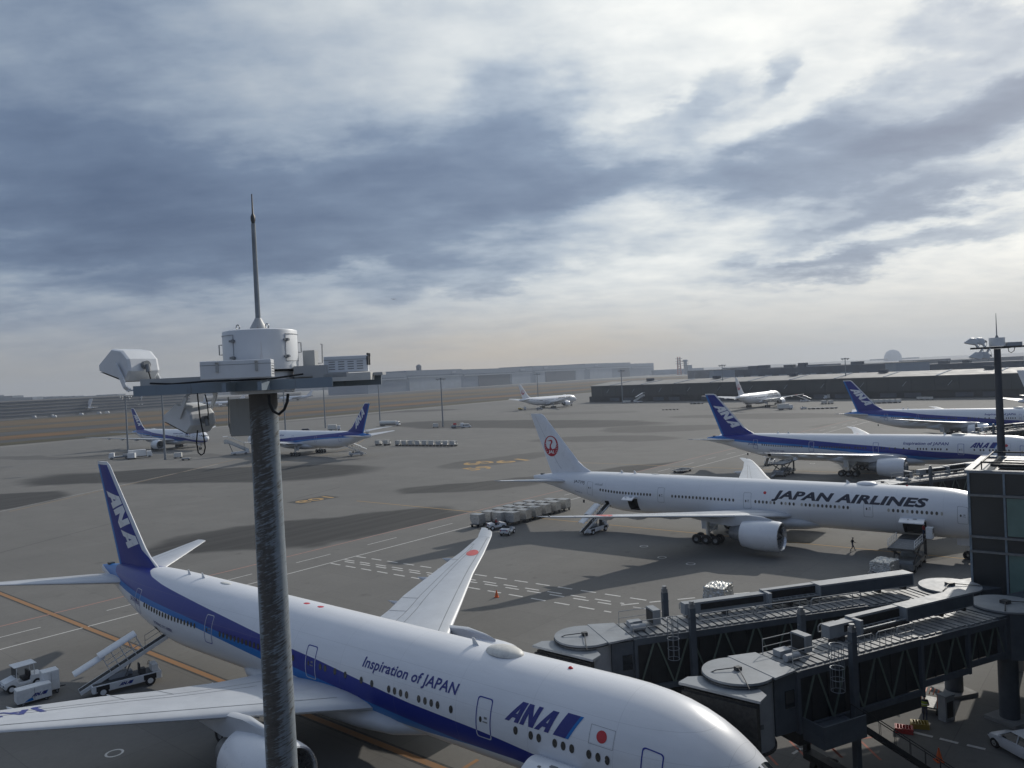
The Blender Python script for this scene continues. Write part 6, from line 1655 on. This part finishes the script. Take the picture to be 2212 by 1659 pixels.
# ---- car at the lower right edge
def car(label):
    root = thing('parked_car', (0, 0, 0), 0, label, 'car')
    sec = []
    for x, zt, w, zb in ((-2.05, .78, .70, .38), (-1.9, .92, .80, .30), (-1.2, 1.02, .86, .24), (.0, 1.0, .87, .22), (1.0, .93, .85, .24), (1.75, .78, .78, .30), (2.05, .62, .62, .36)):
        sec.append([Vector((x, -w*.86, zb)), Vector((x, -w, (zb+zt)*.5)), Vector((x, -w*.92, zt-.04)), Vector((x, -w*.6, zt)), Vector((x, w*.6, zt)), Vector((x, w*.92, zt-.04)), Vector((x, w, (zb+zt)*.5)), Vector((x, w*.86, zb))])
    b = MB().rings(sec).build('body', 'white_paint', root, True, ang=40)
    gh = [[(-1.75, .95), (-1.15, 1.44), (.25, 1.46), (1.02, .96)], [(-1.65, .97), (-1.12, 1.38), (.22, 1.40), (.92, .98)]]
    def house(k, w0, w1, nm, m, par):
        q = gh[k]; A = [[Vector((x, s*(w0 if z < 1.1 else w1), z)) for x, z in q] for s in (-1, 1)]
        return MB().rings(A).build(nm, m, par)
    house(0, .76, .60, 'cabin_glass', 'dark_glass', root)
    r = MB().prism([(-1.18, -.62, 1.44), (.28, -.62, 1.46), (.20, -.62, 1.52), (-1.08, -.62, 1.50)], (0, 1.24, 0)).build('roof', 'white_paint', root); bevel(r, .03)
    pl = MB()
    for s in (-1, 1):
        pl.beam((1.02, s*.77, .95), (.25, s*.63, 1.48), .07, .06).beam((-1.75, s*.77, .95), (-1.15, s*.63, 1.46), .10, .06).beam((-.35, s*.79, .95), (-.40, s*.64, 1.47), .07, .05)
    pl.build('pillar', 'white_paint', root)
    for x in (-1.3, 1.32):
        for y in (-.74, .74): wheel(root, (x, y, .31), .31, .2, 'silver')
    for y in (-.55, .55): MB().dome((1.86, y, .62), .20, .16, .08, 12, 4).build('headlight', 'lens_glass', root, True)
    MB().box((.75, -.93, 1.0), (.16, .14, .12)).box((.75, .93, 1.0), (.16, .14, .12)).build('wing_mirror', 'white_paint', root)
    return root
ca = car('white car half out of frame at the lower right corner'); pc = zd(1690, 1550); put(ca, (pc.x+.2, pc.y, 0), heading(zd(1720, 1560), zd(1500, 1440)))

# ---- cones, crates, barrow, cabinet
def cone(label):
    root = thing('traffic_cone', (0, 0, 0), 0, label, 'traffic cone', 'traffic cones')
    MB().lathe([(.19, .04), (.03, .72), (.005, .74)], 16).build('cone', 'orange', root, True)
    MB().box((0, 0, .03), (.42, .42, .06)).build('foot', 'orange', root)
    MB().lathe([(.125, .30), (.088, .46)], 16).build('white_band', 'white_metal', root, True)
    return root
cn = cone('red cone on the dashed lanes right of the far wing of the foreground airliner'); put(cn, G(1073, 1290), 0); cn.scale = (1.15, 1.15, 1.15)
cn2 = copy_tree(cn); tag(cn2, 'dark orange cone on the shaded ground under the near jet bridge'); put(cn2, zd(995, 1600), 0)
def crate(name, col, label, p, rz):
    o = thing(name, (p.x, p.y, 0), rz, label, 'crate', 'plastic crates on the ground')
    mb = MB(); mb.box((0, 0, .03), (1.1, .75, .06))
    for y in (-.36, .36): mb.box((0, y, .19), (1.1, .04, .30))
    for x in (-.53, .53): mb.box((x, 0, .19), (.04, .68, .30))
    mb.build('tray', col, o)
    mb = MB()
    for k in range(6): mb.box((-.45+.18*k, 0, .33), (.05, .72, .03))
    mb.build('slat', col, o)
    return o
crate('plastic_crate', 'crate_red', 'bright red flat crate on the ground under the near jet bridge', zd(692, 1345), R_(-25))
crate('plastic_crate', 'crate_yellow', 'yellow flat crate beside the worker under the near jet bridge', zd(828, 1305), R_(-20))
tr = thing('hand_trolley', zd(930, 1160), R_(55), 'wheeled hand trolley with orange slatted rack behind the worker', 'trolley')
MB().box((0, 0, .55), (2.0, 1.0, .10)).build('deck', 'dark_metal', tr)
mb = MB()
for k in range(5): mb.beam((-.95, -.5+.25*k, 1.5), (.2, -.5+.25*k, 1.5), .05, .05)
for y in (-.5, .5): mb.beam((-.95, y, .6), (-.95, y, 1.5), .05, .05).beam((.2, y, .6), (.2, y, 1.5), .05, .05)
mb.build('rack', 'orange', tr)
for x in (-.7, .7):
    for y in (-.45, .45): wheel(tr, (x, y, .25), .25, .12, 'steel')
cb = thing('power_cabinet', zd(1060, 1240), R_(24), 'grey upright power cabinet at the foot of the rotunda column', 'cabinet')
MB().box((0, 0, .85), (.9, .6, 1.7)).build('case', 'grey_paint', cb); MB().box((0, 0, 1.74), (1.0, .7, .1)).build('lid', 'bridge_light', cb); MB().box((0, -.31, .8), (.6, .02, 1.1)).build('door', 'bridge_dark', cb)
vb = thing('valve_stand', zd(650, 1160), R_(10), 'small white valve stand on the ground beneath the bridge tunnel', 'valve stand')
MB().tube([(-.45, 0, .55), (0, 0, .45), (.4, .1, .7)], .06, 8).tube([(0, 0, 0), (0, 0, .45)], .05, 8).build('pipe', 'cream_metal', vb, True)

# ================================================================== PEOPLE
def person(label, pose, mats, s=1.75, hat=None, vest=False):
    """one skinned surface grown from a jointed skeleton, then clothed by region"""
    k = s/1.75; J = {}; E = []
    def j(n, p, r, par=None, reg='torso'):
        J[n] = (Vector(p)*k, r*k, reg)
        if par: E.append((par, n))
    P = pose
    lean = P.get('lean', 0)
    j('pelvis', (0, 0, .93), .125); j('waist', (lean*.3, 0, 1.08), .120, 'pelvis'); j('chest', (lean*.7, 0, 1.28), .145, 'waist'); j('neck0', (lean, 0, 1.43), .085, 'chest'); j('neck', (lean+.01, 0, 1.50), .055, 'neck0', 'skin')
    j('chin', (lean+.035, 0, 1.56), .070, 'neck', 'skin'); j('face', (lean+.025, 0, 1.63), .088, 'chin', 'skin'); j('crown', (lean+.01, 0, 1.70), .070, 'face', 'hair')
    j('nose', (lean+.115, 0, 1.615), .016, 'face', 'skin')
    for sd, y in (('L', 1), ('R', -1)):
        kn, an, toe = P['knee'+sd], P['foot'+sd], None
        j('hip'+sd, (0, .09*y, .90), .105, 'pelvis', 'leg'); j('knee'+sd, (kn[0], .10*y, kn[1]), .068, 'hip'+sd, 'leg'); j('ankle'+sd, (an[0], .10*y, an[1]), .047, 'knee'+sd, 'leg')
        j('heel'+sd, (an[0]-.03, .10*y, max(.04, an[1]-.06)), .045, 'ankle'+sd, 'shoe'); j('toe'+sd, (an[0]+.17, .11*y, max(.035, an[1]-.065)), .038, 'heel'+sd, 'shoe')
        el, ha = P['elbow'+sd], P['hand'+sd]
        j('shoulder'+sd, (lean*.9, .185*y, 1.40), .070, 'neck0', 'arm'); j('elbow'+sd, (el[0], el[1]*y, el[2]), .045, 'shoulder'+sd, 'arm'); j('wrist'+sd, (ha[0], ha[1]*y, ha[2]), .029, 'elbow'+sd, 'arm')
        e, h = Vector((el[0], el[1]*y, el[2])), Vector((ha[0], ha[1]*y, ha[2])); d = (h-e).normalized(); sdv = d.cross(Vector((0, y, 0))).normalized(); inn = Vector((0, -y, 0))
        palm = h+d*.07; j('palm'+sd, palm, .030, 'wrist'+sd, 'skin')
        for f, (off, ln) in enumerate(((-.027, .070), (-.009, .082), (.009, .076), (.026, .060))):
            b = palm+d*.025+sdv*off; m_ = b+d*ln*.5; tpt = m_+d*ln*.42+inn*ln*.32
            j(f'f{f}a'+sd, b, .0105, 'palm'+sd, 'skin'); j(f'f{f}b'+sd, m_, .0092, f'f{f}a'+sd, 'skin'); j(f'f{f}c'+sd, tpt, .0080, f'f{f}b'+sd, 'skin')
        b = palm-d*.015-sdv*.032; j('tha'+sd, b, .012, 'palm'+sd, 'skin'); j('thb'+sd, b+d*.03-sdv*.022+inn*.01, .0105, 'tha'+sd, 'skin'); j('thc'+sd, b+d*.062-sdv*.024+inn*.018, .009, 'thb'+sd, 'skin')
    names = list(J); idx = {n: i for i, n in enumerate(names)}
    me = bpy.data.meshes.new('person'); me.from_pydata([J[n][0] for n in names], [(idx[a], idx[b]) for a, b in E], [])
    ob = bpy.data.objects.new('person', me); COL.objects.link(ob)
    sk = ob.modifiers.new('skin', 'SKIN'); sk.use_smooth_shade = True
    for i, n in enumerate(names): me.skin_vertices[0].data[i].radius = (J[n][1], J[n][1])
    for v in me.skin_vertices[0].data: v.use_root = False
    me.skin_vertices[0].data[0].use_root = True
    ob.modifiers.new('sub', 'SUBSURF').levels = 1; ob.modifiers['sub'].render_levels = 1
    dg = bpy.context.evaluated_depsgraph_get(); dg.update()
    m2 = bpy.data.meshes.new_from_object(ob.evaluated_get(dg)); ob.modifiers.clear(); ob.data = m2; m2.name = 'person'; bpy.data.meshes.remove(me)
    regs = ['torso', 'leg', 'arm', 'skin', 'hair', 'shoe']; m2.materials.clear()
    for r in regs: m2.materials.append(M[mats.get(r, mats['torso'])])
    segs = [(J[a][0], J[b][0], J[b][2]) for a, b in E]
    for p in m2.polygons:
        c = p.center; best = None
        for a, b, r in segs:
            ab = b-a; t_ = max(0, min(1, (c-a).dot(ab)/max(1e-9, ab.length_squared))); dd = (c-(a+ab*t_)).length
            if best is None or dd < best[0]: best = (dd, r)
        p.material_index = regs.index(best[1]); p.use_smooth = True
    hd = J['face'][0]
    for y in (-.033, .033): MB().dome((0, 0, 0), .011, .009, .011, 8, 4).build('eye', 'black', ob).location = hd+Vector((.080*k, y*k, .022*k))
    MB().box((0, 0, 0), (.012, .045, .010)).build('mouth', 'crane_red', ob).location = hd+Vector((.092*k, 0, -.055*k))
    for y in (-.092, .092): MB().box((0, 0, 0), (.03, .018, .05)).build('ear', 'skin', ob).location = hd+Vector((0, y*k, .0))
    if hat:
        MB().dome((0, 0, 0), .118, .112, .105, 18, 6).cyl((0.03, 0, .005), .125, .012, 18).build('helmet', hat, ob, True).location = hd+Vector((-.005, 0, .045*k))
    if vest:
        mb = MB(); c = J['chest'][0]
        R1 = [[c+Vector((.165*math.cos(t_)*w, .20*math.sin(t_)*w, z)) for t_ in [2*math.pi*i/20 for i in range(20)]] for z, w in ((-.24, .93), (-.05, 1.02), (.10, .98))]
        mb.rings(R1, cap=False).build('safety_vest', 'hivis', ob, True)
        MB().rings([[c+Vector((.17*math.cos(t_), .206*math.sin(t_), z)) for t_ in [2*math.pi*i/20 for i in range(20)]] for z in (-.12, -.07)], cap=False).build('reflective_band', 'white_metal', ob, True)
    return tag(ob, label, 'person')
WALK = dict(lean=.05, kneeL=(.20, .50), footL=(.36, .10), kneeR=(-.04, .48), footR=(-.34, .12), elbowL=(-.10, .25, 1.14), handL=(.06, .24, .95), elbowR=(.16, .24, 1.14), handR=(.36, .18, 1.10))
STAND = dict(lean=.03, kneeL=(.03, .49), footL=(.06, .08), kneeR=(.0, .49), footR=(-.10, .08), elbowL=(-.02, .27, 1.12), handL=(.16, .20, .98), elbowR=(-.01, .27, 1.12), handR=(.20, .18, 1.02))
SIT = dict(lean=.04, kneeL=(.42, .86), footL=(.50, .46), kneeR=(.42, .86), footR=(.50, .46), elbowL=(.10, .24, 1.12), handL=(.38, .12, 1.12), elbowR=(.10, .24, 1.12), handR=(.38, .12, 1.12))
pw_ = G((2700+1965/2.765)/1.85172, (1700+1390/2.765)/1.85172)
w = person('person in dark clothes and cap walking alone beside the engine of the white airliner', WALK, dict(torso='cloth_dark', leg='cloth_navy', arm='cloth_dark', skin='skin', hair='hair', shoe='black'), 1.74, 'cloth_dark'); put(w, pw_, R_(0))
hv = person('person in dark clothes with yellow green safety vest standing under the near jet bridge', STAND, dict(torso='cloth_navy', leg='cloth_navy', arm='cloth_navy', skin='skin', hair='hair', shoe='black'), 1.75, 'cloth_navy', True); put(hv, zd(875, 1250), R_(60))
lo_ = person('person in red jacket standing on the cargo loader beside its white cab', STAND, dict(torso='cloth_red', leg='cloth_navy', arm='cloth_red', skin='skin', hair='hair', shoe='black'), 1.72, 'white_metal')
pl = cl.matrix_basis @ Vector((2.9, -1.15, 2.98)); lo_.location = pl; lo_.rotation_euler.z = math.atan2(Js.y, Js.x)+2.2
dr = person('person in red jacket driving the open tow tractor by the containers', SIT, dict(torso='cloth_red', leg='cloth_navy', arm='cloth_red', skin='skin', hair='hair', shoe='black'), 1.70, 'white_metal')
q = tg2.matrix_basis @ Vector((-.20, -.28, .16)); dr.location = q; dr.rotation_euler.z = tg2.rotation_euler.z

# ---- distant parked airliners (a few pixels each)
def far_airliner(label, p, rz, fin='white_paint', s=1.):
    o = thing('distant_airliner', (p.x, p.y, 0), rz, label, 'aircraft', 'tiny airliners parked far away')
    MB().rings([[Vector((x, r*math.cos(2*math.pi*k/14), z+r*math.sin(2*math.pi*k/14))) for k in range(14)] for x, r, z in ((-28, .2, 4.6), (-27, 1.3, 4.8), (-24, 2.4, 5.1), (-20, 2.7, 5.2), (14, 2.7, 5.2), (22, 1.6, 6.2), (29, .4, 7.2))]).build('fuselage', 'white_paint', o, True)
    for sgn in (-1, 1):
        MB().prism([(-9, 2*sgn, 4.2), (2, 2*sgn, 4.2), (13, 28*sgn, 6.5), (9.5, 28*sgn, 6.5)], (0, 0, .6)).build('wing', 'wing_grey', o)
        MB().prism([(20, .5*sgn, 6.4), (26, .5*sgn, 6.4), (29, 9*sgn, 7.2), (26, 9*sgn, 7.2)], (0, 0, .3)).build('tailplane', 'wing_grey', o)
        MB().cyl((-9, 9*sgn, 2.6), 1.6, 5, 14, 'x').build('engine', 'white_paint', o, True)
    MB().prism([(17, -.2, 7.4), (25, -.2, 7.2), (29, -.2, 17), (25.5, -.2, 17)], (0, .4, 0)).build('tail_fin', fin, o)
    MB().box((3, 0, 1.3), (3, 9, 2.6)).box((-22, 0, 1.3), (1, .6, 2.6)).build('landing_gear', 'dark_metal', o)
    o.scale = (s, s, s); return o
for (x, y, rz, fn, s, lab) in ((1056, 831, 20, 'white_paint', 1.0, 'left one of the hazy airliners before the open hangar'), (1110, 829, 8, 'soft_red', 1.1, 'larger hazy airliner with reddish tail before the open hangar'), (1195, 823, 15, 'soft_red', 1.1, 'hazy airliner parked before the middle hangar'), (1268, 819, 10, 'white_paint', .7, 'small hazy airliner right of the middle hangar'), (1375, 812, 14, 'sky_blue', 1.1, 'hazy airliner with blue tail before the right hand hangars')):
    far_airliner(lab, G(x, y), R_(rz), fn, s)
for (x, y, rz, fn, s, lab) in ((152, 896, -8, 'white_paint', 1.2, 'hazy white airliner at the foot of the far left parking decks'), (262, 888, -8, 'white_paint', 1.2, 'hazy airliner seen between the far left masts'), (488, 878, 30, 'white_paint', 1.0, 'hazy white airliner just left of the near mast pole'), (640, 865, 10, 'white_paint', 1.0, 'hazy white airliner just right of the near mast pole'), (428, 878, -40, 'white_paint', .9, 'hazy airliner half hidden by the hanging floodlight')):
    far_airliner(lab, G(x, y), R_(rz), fn, s)
fy = far_airliner('tiny airliner flying in the pale sky right of the mast rod', AT(850, 647, 5200), R_(200), 'wing_grey', .55); fy.location = AT(850, 647, 5200); fy['group'] = 'airborne aircraft'
# pale specks: vehicles at the foot of the far left building
for i, (x, y) in enumerate(((28, 905), (60, 903), (74, 903), (92, 901), (112, 900), (118, 902), (176, 897), (214, 894), (232, 893))):
    o = van(f'tiny pale vehicle, {ORD8[i]} from the left at the foot of the far left building', 'white_metal', 7, 2.8, group='tiny vehicles at the far left building'); put(o, G(x, y), R_(-20))

# ================================================================== HAZE
def haze_box():
    m = bpy.data.materials.new('haze'); m.use_nodes = True; q = NT(m.node_tree); q.n.clear()
    pv = q.new('ShaderNodeVolumePrincipled'); pv.inputs['Color'].default_value = (.70, .77, .88, 1); pv.inputs['Density'].default_value = HAZE_D; pv.inputs['Anisotropy'].default_value = .25
    q.l.new(pv.outputs[0], q.new('ShaderNodeOutputMaterial').inputs['Volume'])
    o = MB().box((0, 2500, 59), (9000, 5600, 120)).build('haze', m); return tag(o, kind='stuff')
HAZE_D = .00014
haze_box()
